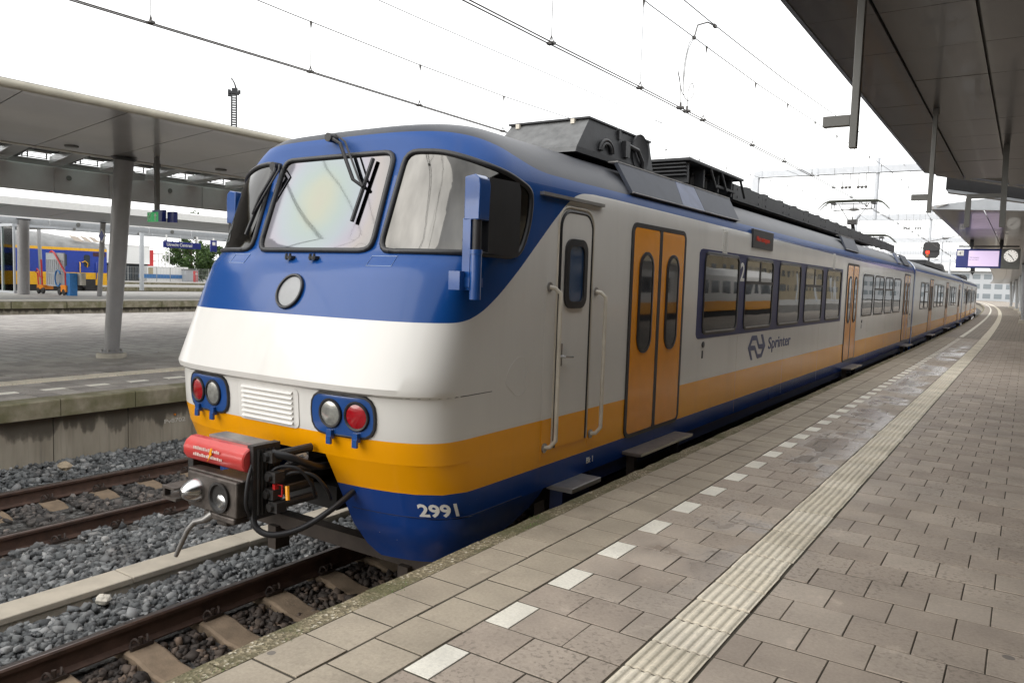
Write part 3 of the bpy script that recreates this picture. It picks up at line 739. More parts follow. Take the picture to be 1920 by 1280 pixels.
# side windows
def frame_mesh(w, h, r, t=.045, d0=-.02, d1=.012):
    b = MB(); o_ = rrect(w+t, h+t, r+t/2); i_ = rrect(w-t*.9, h-t*.9, max(r-t/2, .02))
    L_ = [[(d0, y, z) for y, z in o_], [(d1*.6, y, z) for y, z in o_], [(d1, y*.985, z*.985) for y, z in o_], [(d1, y*1.01, z*1.01) for y, z in i_], [(d0, y, z) for y, z in i_]]
    b.loft(L_+[L_[0]], False, False); return b.mesh('window', M['rubber'], smooth=40)
fr_c = {}
def window(i, y0, y1, vent, z0=ZW0, z1=ZW1):
    w, h = y1-y0, z1-z0; k = (round(w, 2), round(h, 2))
    if k not in fr_c:
        b = MB(); b.loft([[(-.006, y, z) for y, z in rrect(w-.03, h-.03, .08)], [(0, y, z) for y, z in rrect(w-.03, h-.03, .08)]])
        fr_c[k] = (frame_mesh(w, h, .10), b.mesh('pane', M['glass']))
    x = 1.42; o = put('window', fr_c[k][0], i, (x, (y0+y1)/2, (z0+z1)/2))
    put('pane', fr_c[k][1], 0, (.001, 0, 0), o)
    for za, zb in ((-h/2+.004, -h/2+.018), (h/2-.018, h/2-.006)): b = MB(); b.box((.0, -w/2+.10, za), (.014, w/2-.10, zb)); put('sill_trim', b.mesh('sill_trim', M['steel']), 0, (0, 0, 0), o)
    if vent:
        b = MB(); zb = h*.16; b.box((-.004, -w/2+.03, zb-.02), (.012, w/2-.03, zb+.02)); b.box((-.004, -.03, zb+.02), (.010, .03, h/2-.03)); put('vent_frame', b.mesh('vent_frame', M['rubber']), 0, (0, 0, 0), o)
        b = MB(); b.box((-.004, -w/2+.05, zb+.024), (.0045, -.034, h/2-.035)); put('vent_pane', b.mesh('vent_pane', M['doorglass']), 0, (0, 0, 0), o)
for k, (a, c) in enumerate(WIN): window(0, a, c, k in (1, 3, 6, 7))
for i in (1, 2):
    for k, (a, c) in enumerate(win2): window(i, a, c, k % 3 == 1)

# passenger doors: two leaves in a dark gasket, step below
def leaf_mesh(w, h):
    b = MB(); o_ = rrect(w, h, .03, 3); b.loft([[(0, y, z) for y, z in o_], [(.010, y, z) for y, z in o_], [(.014, y*.992, z*.997) for y, z in o_]]); return b.mesh('door_leaf', M['door_orange'], smooth=30)
dw_c = {}
def door(i, y0, y1):
    w, h = y1-y0, 2.02; zc = 1.115+h/2; x = 1.42
    k = round(w, 2)
    if k not in dw_c:
        o_ = rrect(w+.03, h+.03, .10); i_ = rrect(w-.07, h-.05, .06); b = MB()
        L_ = [[(-.01, y, z) for y, z in o_], [(.010, y, z) for y, z in o_], [(.010, y, z) for y, z in i_], [(-.01, y, z) for y, z in i_]]; b.loft(L_+[L_[0]], False, False)
        b.box((-.01, -.035, -h/2), (.011, .035, h/2-.02))
        lw = (w-.07)/2-.035; ww = lw*.56; rr = rrect(ww, .98, ww*.48, 6); ri = rrect(ww-.055, .925, ww*.40, 6)
        f = MB(); f.loft([[(0, y, z) for y, z in rr], [(.010, y, z) for y, z in rr], [(.014, y*.97, z*.99) for y, z in ri], [(.004, y, z) for y, z in ri]], False, False)
        p = MB(); p.loft([[(.004, y, z) for y, z in ri], [(.006, y, z) for y, z in ri]], False, True)
        s = MB(); s.cbox((.0, -w/2, -.03), (.205, w/2, 0), .006); s2 = MB(); s2.box((.206, -w/2, -.026), (.212, w/2, .003)); s3 = MB()
        for yy in (-w/2+.12, w/2-.12): s3.box((.02, yy-.03, -.40), (.10, yy+.03, -.036))
        dw_c[k] = (b.mesh('door_frame', M['rubber'], smooth=40), leaf_mesh(lw, h-.05), lw, f.mesh('window_seal', M['rubber'], smooth=40), p.mesh('window_pane', M['doorglass']), s.mesh('door_step', simple('worn_step_plate', (.10, .08, .068), .6, var=.3, scale=12)), s2.mesh('step_edge', M['chrome']), s3.mesh('step_bracket', M['underside']))
    fm, lm, lw, wm, pm, sm, em, km = dw_c[k]
    put('door_frame', fm, i, (x+.001, (y0+y1)/2, zc))
    for sgn in (-1, 1):
        l = put('door_leaf', lm, i, (x-.004, (y0+y1)/2+sgn*(lw/2+.035), zc-.003))
        put('window_seal', wm, 0, (.014, 0, .275), l); put('window_pane', pm, 0, (.016, 0, .275), l)
    s = put('door_step', sm, i, (1.40, (y0+y1)/2, .985)); put('step_edge', em, 0, (0, 0, 0), s); put('step_bracket', km, 0, (0, 0, 0), s)
for a, c in DOOR: door(0, a, c)
for i in (1, 2):
    for a, c in door2: door(i, a, c)

# navy band round the first five windows (pieces butt between the window openings)
b = MB(); t0, t1 = 1.4195, 1.4235; L0, R0 = 8.375, 16.44
b.prism([(8.375, 2.03), (8.40, 1.99), (8.45, 1.972), (R0, 1.972), (R0, ZW0), (L0, ZW0)], 'X', t0, t1)
b.prism([(L0, ZW1), (R0, ZW1), (R0, 3.0), (8.47, 3.0), (8.41, 2.985), (8.38, 2.95)], 'X', t0, t1)
ed = [L0]+[v for w in WIN[:5] for v in w]+[R0]
for a, c in zip(ed[::2], ed[1::2]): b.prism([(a, ZW0), (c, ZW0), (c, ZW1), (a, ZW1)], 'X', t0, t1)
put('window_band', b.mesh('window_band', M['navy']))
b = MB(); ed = [18.66]+[v for w in WIN[5:] for v in w]+[25.1]
for a, c in zip(ed[::2], ed[1::2]): b.prism([(a, ZW0-.03), (c, ZW0-.03), (c, ZW1+.03), (a, ZW1+.03)], 'X', t0, t1-.002)
put('window_band', b.mesh('window_band', simple('grey_window_band', (.30, .32, .36), .25, coat=.6)))
# lettering and emblem on the side
lettering('2', .33, M['letter'], train, SIDE_X, (1.4245, 9.86, 2.66), width=.17, bold=.006)
lettering('Sprinter', .245, M['letter_dark'], train, SIDE_X, (1.4215, 11.36, 1.695), width=1.26, bold=.003)
lA = [(10.385, 1.76), (10.539, 1.923), (10.765, 1.919), (10.896, 1.788), (11.083, 1.787), (10.964, 1.924), (11.06, 1.923), (11.212, 1.753), (11.171, 1.715), (10.895, 1.722), (10.758, 1.851), (10.566, 1.856), (10.502, 1.789)]
lB = [(11.212, 1.752), (11.056, 1.597), (10.837, 1.59), (10.702, 1.716), (10.507, 1.723), (10.618, 1.585), (10.544, 1.586), (10.385, 1.759), (10.502, 1.787), (10.703, 1.781), (10.846, 1.652), (11.003, 1.646), (11.086, 1.714)]
b = MB(); b.prism(lA, 'X', 1.4205, 1.4235); b.prism(lB, 'X', 1.4205, 1.4232); put('arrow_emblem', b.mesh('arrow_emblem', M['letter_dark']))
lettering('Bk 1', .075, M['letter'], train, SIDE_X, (1.418, 5.86, 1.0))
# little things on the side: destination display, louvres, sockets, oval cover
b = MB(); b.cbox((0, -.48, -.125), (.035, .48, .125), .004); d = put('destination_display', b.mesh('destination_display', M['rubber']), 0, (1.405, 10.77, 3.235))
lettering('Niet instappen', .10, M['led'], d, SIDE_X, (.037, -.34, -.03), width=.62)
for yy in (9.22, 15.55):
    b = MB()
    for k in range(11): b.box((-.004, -.07, -.13+k*.028), (.010, .07, -.115+k*.028))
    b.box((-.004, -.085, -.15), (.003, .085, .19)); put('vent_louvre', b.mesh('vent_louvre', M['letter']), 0, (1.421, yy, 3.08))
for yy in (8.62, 18.9, 27.45):
    b = MB(); b.cyl((0, 0, 0), (.012, 0, 0), .035, 14); b.box((0, -.02, -.16), (.004, .02, -.07)); put('door_button', b.mesh('door_button', M['ink']), 0, (1.42, yy, 1.90))
b = MB(); b.tube([SN(2.325+.13*math.cos(a), 1.865+.145*math.sin(a), .0005) for a in np.linspace(0, 2*math.pi, 28)[:-1]], .0022, 5, True); put('oval_cover', b.mesh('oval_cover', M['white'], smooth=60))
# panel joints along the lower side
b = MB()
for yy in (9.9, 12.2, 14.6, 19.6, 22.4): b.box((1.4195, yy-.0015, .95), (1.4206, yy+.0015, 1.96))
put('panel_joint', b.mesh('panel_joint', simple('panel_joint_sealant', (.38, .30, .2), .5)))

# driver's door
b = MB(); y0, y1, z0, z1 = 5.275, 5.79, 1.24, 3.135
P_ = [(y+(y0+y1)/2, z+(z0+z1)/2) for y, z in rrect(y1-y0, z1-z0, .14, 6)]
for k in range(len(P_)):
    if P_[k][1] < 1.6: P_[k] = (min(max(P_[k][0], y0), y1), P_[k][1])
P_ = [(y0, z0), (y1, z0)]+[p for p in P_ if p[1] > 2]
b.loft([[(1.41, y, z) for y, z in P_], [(1.430, y, z) for y, z in P_]]); cd = put('cab_door', b.mesh('cab_door', M['livery_cab'], smooth=30))
b = MB(); b.tube([(1.424, y, z) for y, z in P_[1:]+P_[:1]], .014, 6); b.build('door_seal', M['rubber'], cd, 40)
Po = [((y-(y0+y1)/2)*1.13+(y0+y1)/2, z+(.035 if z > 2 else 0)) for y, z in P_[1:]+P_[:1]]
b = MB(); b.tube([(1.423, y, z) for y, z in Po], .009, 6); b.build('door_trim', M['rail_white'], cd, 40)
rr = [(y+5.515, z+2.64) for y, z in rrect(.36, .56, .10)]; ri = [(y+5.515, z+2.64) for y, z in rrect(.25, .45, .06)]
b = MB(); b.loft([[(1.428, y, z) for y, z in rr], [(1.448, y, z) for y, z in rr], [(1.450, y, z) for y, z in ri], [(1.434, y, z) for y, z in ri]], False, False); b.build('window_seal', M['rubber'], cd, 40)
b = MB(); b.loft([[(1.431, y, z) for y, z in ri], [(1.435, y, z) for y, z in ri]]); b.build('window_pane', NT('blind_behind_glass').set(color=(.02, .055, .13), rough=.06, spec=.8).m, cd)
b = MB(); b.box((1.428, 5.30, 1.90), (1.442, 5.335, 2.08)); b.tube([(1.44, 5.32, 1.975), (1.475, 5.32, 1.975), (1.475, 5.45, 1.965)], .011, 8); b.build('door_handle', M['chrome'], cd, 40)
for yy, za, zb in ((5.13, 1.26, 2.53), (5.90, 1.26, 2.50)):
    b = MB(); yo = yy+.045; b.tube([(1.42, yy, za), (1.47, yy+.01, za+.01), (1.50, yo, za+.06), (1.50, yo, za+.2), (1.50, yo, zb-.2), (1.50, yo, zb-.05), (1.47, yy+.01, zb-.01), (1.42, yy, zb)], .017, 10)
    h = put('grab_rail', b.mesh('grab_rail', M['rail_white'], smooth=60))
    b = MB(); b.box((1.4195, yy-.05, za-.10), (1.4225, yy+.05, zb+.08)); b.build('rail_recess', M['livery_cab'], h)
    b = MB()
    for z in (za, zb): b.cyl((1.42, yy, z), (1.432, yy, z), .038, 14)
    b.build('rail_mount', M['steel'], h, 40)
b = MB(); b.cbox((1.36, 5.30, .885), (1.60, 5.80, .925), .005); cs = put('cab_step', b.mesh('cab_step', M['steel']))
b = MB(); b.box((1.38, 5.32, .45), (1.50, 5.78, .884)); b.build('step_bracket', M['navy_matt'], cs)
b = MB(); b.box((1.40, 4.95, 3.22), (1.455, 5.95, 3.245)); put('rain_gutter', b.mesh('rain_gutter', M['steel']))

# --- cab front: windows, lamps, grille
def smooth_poly(P, n=2):
    for _ in range(n):
        Q = []
        for i in range(len(P)):
            a, c = P[i], P[(i+1) % len(P)]; Q += [(a[0]*.75+c[0]*.25, a[1]*.75+c[1]*.25), (a[0]*.25+c[0]*.75, a[1]*.25+c[1]*.75)]
        P = Q
    return P
def densify(P, d=.05):
    Q = []
    for i in range(len(P)):
        a, c = P[i], P[(i+1) % len(P)]; k = max(1, int(math.hypot(c[0]-a[0], c[1]-a[1])/d))
        Q += [(a[0]+(c[0]-a[0])*j/k, a[1]+(c[1]-a[1])*j/k) for j in range(k)]
    return Q
def inner(P, f):
    cx = (min(p[0] for p in P)+max(p[0] for p in P))/2; cz = (min(p[1] for p in P)+max(p[1] for p in P))/2
    return [(cx+(x-cx)*f, cz+(z-cz)*f) for x, z in P]
def skinpanel(P, off, rim=0.0, nn=8):
    b = MB(); loops = []
    if rim: loops.append([SN(s, z, -.004) for s, z in P])
    for k in range(nn): loops.append([SN(s, z, off) for s, z in inner(P, 1-k/nn)])
    loops.append([SN(s, z, off) for s, z in inner(P, .01)]); b.loft(loops, False, True); return b
def corner(P, r):
    out = []
    for i in range(len(P)):
        p = Vector(P[i]); a = (Vector(P[i-1])-p); c = (Vector(P[(i+1) % len(P)])-p); ra = min(r, a.length*.45); rc = min(r, c.length*.45)
        A = p+a.normalized()*ra; C = p+c.normalized()*rc
        out += [tuple((1-t)**2*A+2*t*(1-t)*p+t*t*C) for t in (0, .25, .5, .75, 1)]
    return out
cenP = densify(corner([(-.60, 2.742), (.625, 2.742), (.615, 3.475), (-.585, 3.475)], .10))
rigP = densify(corner([(.70, 2.742), (.72, 3.472), (1.0, 3.462), (1.183, 3.418), (1.404, 3.35), (1.64, 3.29), (1.80, 3.25), (1.87, 3.19), (1.912, 3.0), (1.893, 2.82), (1.83, 2.742)], .10))
lefP = [(-s, z) for s, z in rigP]
for P, m in ((cenP, 'windscreen'), (rigP, 'cabglass'), (lefP, 'cabglass')):
    o = put('cab_window', skinpanel(P, .006).mesh('cab_window', M[m], smooth=50))
    b = MB(); b.tube([SN(s, z, .008) for s, z in P], .021, 8, True); b.build('window_seal', M['rubber'], o, 60)
# pale blind edge behind the right-hand pane and yellow rails are left to the reflections
def lens_disc(s, z, r, off, mat, name, par, dome=.012):
    P = [(s+r*math.cos(a), z+r*math.sin(a)) for a in np.linspace(0, 2*math.pi, 25)[:-1]]
    b = MB(); b.loft([[SN(x, y, off+dome*(1-f*f)) for x, y in [(s+(px-s)*f, z+(pz-z)*f) for px, pz in P]] for f in (1, .8, .6, .4, .2, .02)], False, True); o = b.build(name, mat, par, 60)
    b = MB(); b.tube([SN(x, y, off) for x, y in P], .012, 6, True); b.build('lens_ring', M['rubber'], par, 60); return o
for sg in (1, -1):
    P = densify(corner([(sg*.465, 1.492), (sg*1.005, 1.492), (sg*1.005, 1.772), (sg*.465, 1.772)], .12), .04)
    if sg < 0: P = P[::-1]
    o = put('headlight_box', skinpanel(P, .016, .01).mesh('headlight_box', M['blue'], smooth=40))
    b = MB(); b.tube([SN(s, z, .006) for s, z in P], .013, 6, True); b.build('box_seal', M['rubber'], o, 60)
    lens_disc(sg*.645, 1.637, .092, .020, M['lamp_glass'], 'headlight', o); lens_disc(sg*.868, 1.637, .092, .020, M['red_lens'], 'tail_light', o)
    for s in (.645, .868):
        b = MB(); p = SN(sg*s, 1.497, .02); b.box((p.x-.024, p.y-.022, p.z-.03), (p.x+.024, p.y+.01, p.z+.03)); b.box((p.x-.016, p.y-.03, p.z-.065), (p.x+.026, p.y-.012, p.z-.012)); b.build('lamp_hook', M['blue'], o)
P = densify(corner([(-.34, 1.482), (.325, 1.482), (.325, 1.765), (-.34, 1.765)], .05), .05)
o = put('front_grille', skinpanel(P, .006, .01).mesh('front_grille', M['white'], smooth=40))
for k in range(7):
    z = 1.515+k*.036; b = MB(); loops = []
    for s in np.linspace(-.285, .27, 7): loops.append([SN(s, z-.012, .006), SN(s, z-.006, .026), SN(s, z+.008, .014), SN(s, z+.012, .006)])
    b.loft(loops); b.build('louvre', M['white'], o)
P = [(.013+.125*math.cos(a), 2.437+.118*math.sin(a)) for a in np.linspace(0, 2*math.pi, 33)[:-1]]
o = put('top_lamp', skinpanel(P, .008, .01, 3).mesh('top_lamp', simple('grey_lamp_cover', (.22, .225, .23), .3, coat=.2), smooth=40))
b = MB(); b.tube([SN(s, z, .010) for s, z in P], .013, 6, True); b.build('lamp_ring', M['rubber'], o, 60)
for s in (-.131, .132):
    b = MB(); p = SN(s, 2.69, .0); b.box((p.x-.035, p.y-.045, p.z-.01), (p.x+.035, p.y, p.z+.012)); b.cyl((p.x-.02, p.y-.04, p.z-.02), (p.x-.02, p.y-.04, p.z+.03), .010, 8); b.cyl((p.x+.02, p.y-.04, p.z-.02), (p.x+.02, p.y-.04, p.z+.03), .010, 8); put('wiper_clip', b.mesh('wiper_clip', M['black']))
for sg in (1, -1):
    P = [(sg*.67, 2.64), (sg*.885, 2.64), (sg*.885, 2.71), (sg*.67, 2.71)]
    b = MB(); b.tube([SN(s, z, .001) for s, z in P], .003, 5, True); put('hatch_outline', b.mesh('hatch_outline', simple('hatch_edge', (.25, .33, .5), .4)))
# dark tube draws the shadow line below the lip between shell and bumper belt
b = MB(); ss = np.linspace(-2.0, 2.0, 60); b.tube([SN(s, 1.786, -.004) for s in ss], .005, 6); put('lip_shadow_line', b.mesh('lip_shadow_line', M['rubber'], smooth=60))
b = MB(); b.tube([SN(s, .935, -.001) for s in np.linspace(.64, 2.2, 40)], .0035, 5); put('skirt_seam', b.mesh('skirt_seam', M['navy_matt'], smooth=60))
# wipers
def wiper(arm, blade, par):
    b = MB(); b.tube([SN(s, z, o_) for s, z, o_ in arm], .014, 6); b.tube([SN(s+.05, z+.01, o_) for s, z, o_ in arm[:-1]]+[SN(*arm[-1])], .008, 6); w = put('wiper', b.mesh('wiper', M['black'], smooth=60))
    b = MB(); b.tube([SN(s, z, .035) for s, z in blade], .016, 6); b.build('wiper_blade', M['rubber'], w, 60)
    b = MB(); p = SN(*arm[0]); b.cyl(p+Vector((0, -.03, 0)), p+Vector((0, .05, 0)), .035, 10); b.build('wiper_pivot', M['black'], w, 40)
wiper([(-.04, 3.61, .05), (.10, 3.55, .07), (.33, 3.25, .07), (.43, 3.20, .05)], [(.44, 3.42), (.42, 3.22), (.395, 2.95)], train)
wiper([(-.66, 3.42, .04), (-.60, 3.36, .07), (-.70, 3.16, .07), (-.76, 3.02, .05)], [(-.70, 3.24), (-.76, 3.05), (-.80, 2.86)], train)
# number on the skirt, wrapped round the curve
me = text_mesh('2991', .115, .002, .0035); xs = [v.co.x for v in me.vertices]; x0, x1 = min(xs), max(xs)
for v in me.vertices:
    q = SN(1.195+(v.co.x-x0)/(x1-x0)*.275, .955+v.co.y*1.12, .004+v.co.z); v.co = q
me.materials.clear(); me.materials.append(M['letter']); put('fleet_number', me)
# wing mirrors
for sg in (1, -1):
    b = MB(); b.loft([[(sg*x, y, z) for y, z in P_] for x, P_ in ((1.50, [(4.07+.37*a, c) for a, c in ((0, 2.76), (.95, 2.74), (1, 2.80), (1, 3.18), (.93, 3.23), (0, 3.225))]), (1.585, [(4.07+.37*a, c) for a, c in ((0, 2.745), (.95, 2.73), (1, 2.80), (1, 3.18), (.93, 3.235), (0, 3.23))]))]); mi = put('wing_mirror', b.mesh('wing_mirror', M['rubber'], smooth=20), 0, (0 if sg > 0 else .06, 0 if sg > 0 else .40, 0 if sg > 0 else .05))
    b = MB(); b.loft([[(sg*x, y, z) for x, z in ((1.47, 2.95), (1.59, 2.95), (1.595, 3.17), (1.585, 3.215), (1.55, 3.238), (1.47, 3.225))] for y in (3.955, 3.985, 4.069)]); b.build('mirror_shell', M['blue'], mi, 30, .006)
    b = MB(); b.loft([[(sg*x, y, z) for x, y in ((1.46, 3.96), (1.525, 3.955), (1.525, 4.03), (1.46, 4.03))] for z in (2.50, 2.96)]); b.build('mirror_arm', M['blue'], mi)
    b = MB(); b.cyl((sg*1.555, 3.985, 2.74), (sg*1.555, 3.985, 3.06), .030, 14); b.build('pivot_cylinder', M['black'], mi, 40)
    b = MB(); b.cyl((sg*1.553, 3.985, 2.44), (sg*1.553, 3.985, 2.73), .038, 14); b.cyl((sg*1.553, 3.985, 2.731), (sg*1.553, 3.985, 2.76), .041, 14); b.build('pivot_base', M['blue'], mi, 40)
    b = MB(); b.box((sg*1.40 if sg > 0 else -1.49, 3.90, 2.50), (sg*1.49 if sg > 0 else -1.40, 3.95, 2.62)); b.box((min(sg*1.36, sg*1.53), 3.95, 2.52), (max(sg*1.36, sg*1.53), 4.10, 2.58)); b.build('mirror_bracket', M['blue'], mi)

# --- coupler and everything in the notch
cp = empty('coupler', (0, 0, 0)); cp.parent = train
def sub(name, b, m, smooth=30, bevel=0): return b.build(name, M[m], cp, smooth, bevel)
b = MB(); b.box((-.72, 4.62, .62), (.72, 4.9, 1.32)); b.box((-.50, 3.74, 1.30), (.50, 4.7, 1.325)); b.box((-.30, 4.0, .80), (.30, 4.62, .98)); sub('buffer_recess', b, 'void_black')
b = MB()          # octagonal red heater cover, ribbed
def octo(x, k=1): return [(x, 3.225+k*.085*math.cos(a), 1.325+k*.088*math.sin(a)) for a in np.linspace(.3, .3+2*math.pi, 13)[:-1]]
L_ = []
for i, x in enumerate(np.linspace(-.335, .325, 2)): L_.append(octo(x))
b.loft([octo(-.335, .9)]+[octo(-.325), octo(.315)]+[octo(.325, .9)]); sub('heater_cover', b, 'red_box')
b = MB(); b.box((-.20, 3.26, 1.385), (.34, 3.40, 1.425)); sub('cover_lid', b, 'steel')
b = MB(); b.box((-.235, 3.115, .945), (.30, 3.22, 1.19)); b.box((-.27, 3.14, 1.185), (.33, 3.24, 1.205)); sub('coupler_face', b, 'coupler', 30, .012)
# cone and cup on the coupling face
b = MB(); b.lathe([(.085, 0), (.08, .03), (.06, .075), (.035, .11), (.0005, .115)], (-.13, 3.115, 1.07), 'Y', 20); sub('coupler_cone', b, 'chrome', 60)
b = MB(); b.lathe([(.095, 0), (.105, .012), (.105, .02), (.088, .02), (.080, .004), (.060, .002)], (.13, 3.114, 1.065), 'Y', 24); sub('coupler_cup', b, 'coupler_dark', 40)
b = MB(); b.lathe([(.055, 0), (.045, .006), (.02, .010), (.0005, .011)], (.135, 3.112, 1.03), 'Y', 16); sub('cup_plate', b, 'chrome', 40)
b = MB(); b.box((-.36, 3.0, .995), (-.20, 3.2, 1.015)); b.box((-.36, 3.0, 1.07), (-.215, 3.2, 1.085)); b.box((-.35, 3.18, 1.016), (-.24, 3.2, 1.069)); b.box((-.36, 3.005, 1.016), (-.335, 3.05, 1.07)); sub('guide_horn', b, 'coupler')
b = MB(); b.box((-.16, 3.25, .98), (.16, 3.62, 1.16)); b.cyl((0, 3.6, 1.06), (0, 4.2, 1.06), .085, 14); b.box((.30, 3.20, .93), (.36, 3.42, 1.43)); b.box((-.36, 3.20, 1.0), (-.30, 3.42, 1.30)); sub('coupler_shank', b, 'coupler_dark')
b = MB()
for i, (x, z) in enumerate(((.39, 1.35), (.42, 1.22), (.40, 1.10), (.44, 1.02))): b.cyl((x, 3.26, z), (x+.05, 3.62, z+.02), .030, 10); b.box((x-.03, 3.28, z-.035), (x+.06, 3.36, z+.035))
for k in range(5): b.cyl((.362, 3.24+.03*k, .96), (.362, 3.24+.03*k, 1.40), .010, 8)
sub('electric_coupler', b, 'coupler_dark')
b = MB(); b.box((.43, 3.30, 1.09), (.455, 3.33, 1.17)); b.box((.455, 3.32, 1.165), (.50, 3.33, 1.17)); b.box((.495, 3.32, 1.09), (.50, 3.33, 1.165)); b.box((.455, 3.32, 1.09), (.495, 3.33, 1.096)); sub('release_handle', b, 'red')
b = MB(); b.cyl((.56, 3.32, 1.08), (.54, 3.33, 1.17), .014, 8); sub('drain_cock', b, 'yellow')
def hose(pts, r, nm='air_hose', m='rubber'):
    Q = []; pts = [Vector(p) for p in pts]
    for i in range(len(pts)-1):
        p0, p1, p2, p3 = pts[max(i-1, 0)], pts[i], pts[i+1], pts[min(i+2, len(pts)-1)]
        for t in np.linspace(0, 1, 6)[:-1]: Q.append(.5*((2*p1)+(p2-p0)*t+(2*p0-5*p1+4*p2-p3)*t*t+(3*p1-p0-3*p2+p3)*t**3))
    b = MB(); b.tube(Q+[pts[-1]], r, 8); return sub(nm, b, m, 60)
hose([(.33, 3.24, 1.10), (.335, 3.22, .98), (.37, 3.22, .88), (.46, 3.28, .835), (.58, 3.42, .87), (.68, 3.6, .98), (.70, 3.85, 1.10)], .021)
hose([(.36, 3.30, 1.20), (.44, 3.34, 1.28), (.54, 3.42, 1.27), (.58, 3.5, 1.16), (.55, 3.56, 1.05)], .012)
hose([(.40, 3.34, 1.16), (.50, 3.40, 1.24), (.60, 3.5, 1.22), (.64, 3.58, 1.12), (.60, 3.66, 1.02)], .012)
hose([(.33, 3.22, 1.32), (.345, 3.17, 1.20), (.34, 3.16, 1.05), (.33, 3.2, .96)], .014)
hose([(.42, 3.3, 1.38), (.5, 3.4, 1.34), (.52, 3.6, 1.25), (.4, 3.9, 1.2)], .026)
b = MB(); b.tube([(.03, 3.13, .93), (-.02, 3.10, .885), (-.10, 3.08, .86), (-.15, 3.06, .80), (-.22, 3.04, .66), (-.245, 3.03, .60)], [.03, .026, .02, .018, .018, .015], 8); sub('uncoupling_lever', b, 'steel', 60)
b = MB(); b.box((-.05, 3.11, .90), (.28, 3.24, .944)); b.box((.05, 3.14, .86), (.16, 3.22, .90)); sub('lower_bracket', b, 'coupler', 30, .01)
b = MB(); b.box((-1.05, 4.30, .38), (1.05, 4.42, .50)); b.box((-.80, 4.25, .20), (-.70, 4.40, .40)); b.box((.70, 4.25, .20), (.80, 4.40, .40)); sub('rail_guard', b, 'underside')
# lettering on the red cover
b = MB(); x = -.21; R_ = random.Random(3)
for z, xe in ((1.345, .09), (1.300, .11)):
    x = -.20
    while x < xe:
        w = R_.uniform(.008, .02); h = R_.uniform(.014, .022); b.box((x, 3.134, z), (x+w, 3.1375, z+h)); x += w+R_.uniform(.004, .008)
sub('cover_print', b, 'faded_print')
b = MB(); b.prism([(-.04, 1.275), (-.01, 1.33), (-.02, 1.33), (.0, 1.375), (.02, 1.375), (.005, 1.34), (.015, 1.34)], 'Y', 3.1305, 3.1335); sub('lightning_mark', b, 'yellow')

# --- underframe, bogies
b = MB(); b.box((-1.15, 9.9, .42), (1.15, 16.0, .93)); b.box((-1.2, 19.2, .45), (1.2, 24.6, .93)); b.box((-1.0, 5.4, .6), (1.0, 28, .93)); put('underframe', b.mesh('underframe', M['underside']))
bogie_parts = []
def bogie(i, y):
    o = empty('bogie', (0, 0, 0)); o.parent = train; o.matrix_local = carT(i)
    for s in (-1, 1):
        b = MB(); b.box((s*1.05-.07, y-1.75, .40), (s*1.05+.07, y+1.75, .62)); b.box((s*1.05-.12, y-.45, .5), (s*1.05+.12, y+.45, .85))
        for dy in (-1.25, 1.25): b.box((s*1.05-.11, y+dy-.17, .30), (s*1.05+.11, y+dy+.17, .62))
        b.build('side_frame', M['underside'], o)
    for dy in (-1.25, 1.25):
        b = MB()
        for s in (-1, 1): b.lathe([(.46, -.06), (.46, .06), (.40, .07), (.15, .07), (.14, .1)], (s*.75, y+dy, .46), 'X', 20)
        b.cyl((-.75, y+dy, .46), (.75, y+dy, .46), .09, 10); w = b.build('wheelset', M['underside'], o, 40)
for i, y in ((0, 7.9), (0, 24.9), (1, 4.5), (1, 21), (2, 4.5), (2, 21)): bogie(i, y)
# recessed sill along the foot of the body, and gangways between the cars
for i, (a, c) in ((0, (5.95, 28.0)), (1, (0, len2)), (2, (0, len3))):
    b = MB(); b.box((1.33, a, .80), (1.395, c, .922)); put('sill', b.mesh('sill', M['navy_matt']), i)
for k in (0, 1):
    b = MB(); y = E_CAR[k]
    prof = [(Wd(z)+.022, z) for z in (1.0, 2.0, 3.1, 3.28, 3.42, 3.55, 3.65, 3.74, 3.80)]; prof = [(prof[0][0], .55)]+prof
    P_ = [(x, z) for x, z in prof]+[(-x, z) for x, z in prof[::-1]]
    b.loft([[(x+curve_x(y+.14), yy, z+.02) for x, z in P_] for yy in (y-.05, y+.24)]); put('gangway', b.mesh('gangway', M['blue'], smooth=30))
# saloon seen through the glass
b = MB(); b.box((-1.38, 6.0, 1.10), (1.38, 27.9, 1.16)); b.box((-1.3, 6.3, 3.0), (1.3, 27.8, 3.04)); put('saloon_floor', b.mesh('saloon_floor', M['interior']))
b = MB(); b.box((-1.38, 6.2, 1.16), (1.38, 6.28, 3.0)); b.box((-1.38, 8.1, 1.16), (-.5, 8.16, 3.0)); b.box((.5, 8.1, 1.16), (1.38, 8.16, 3.0)); put('saloon_partition', b.mesh('saloon_partition', M['interior']))
b = MB(); b.box((-.5, -.22, .30), (.5, .22, .45)); b.box((-.5, .16, .45), (.5, .26, 1.15)); b.box((-.5, .28, .45), (.5, .38, 1.15)); b.box((-.5, .30, .30), (.5, .75, .45)); b.box((-.45, -.1, 0), (.45, .6, .30)); sm = b.mesh('seat', M['seat'])
for y in (9.6, 11.3, 12.95, 14.6, 20.1, 21.8, 23.4):
    for s in (-1, 1): put('seat', sm, 0, (s*.86, y, 1.16))

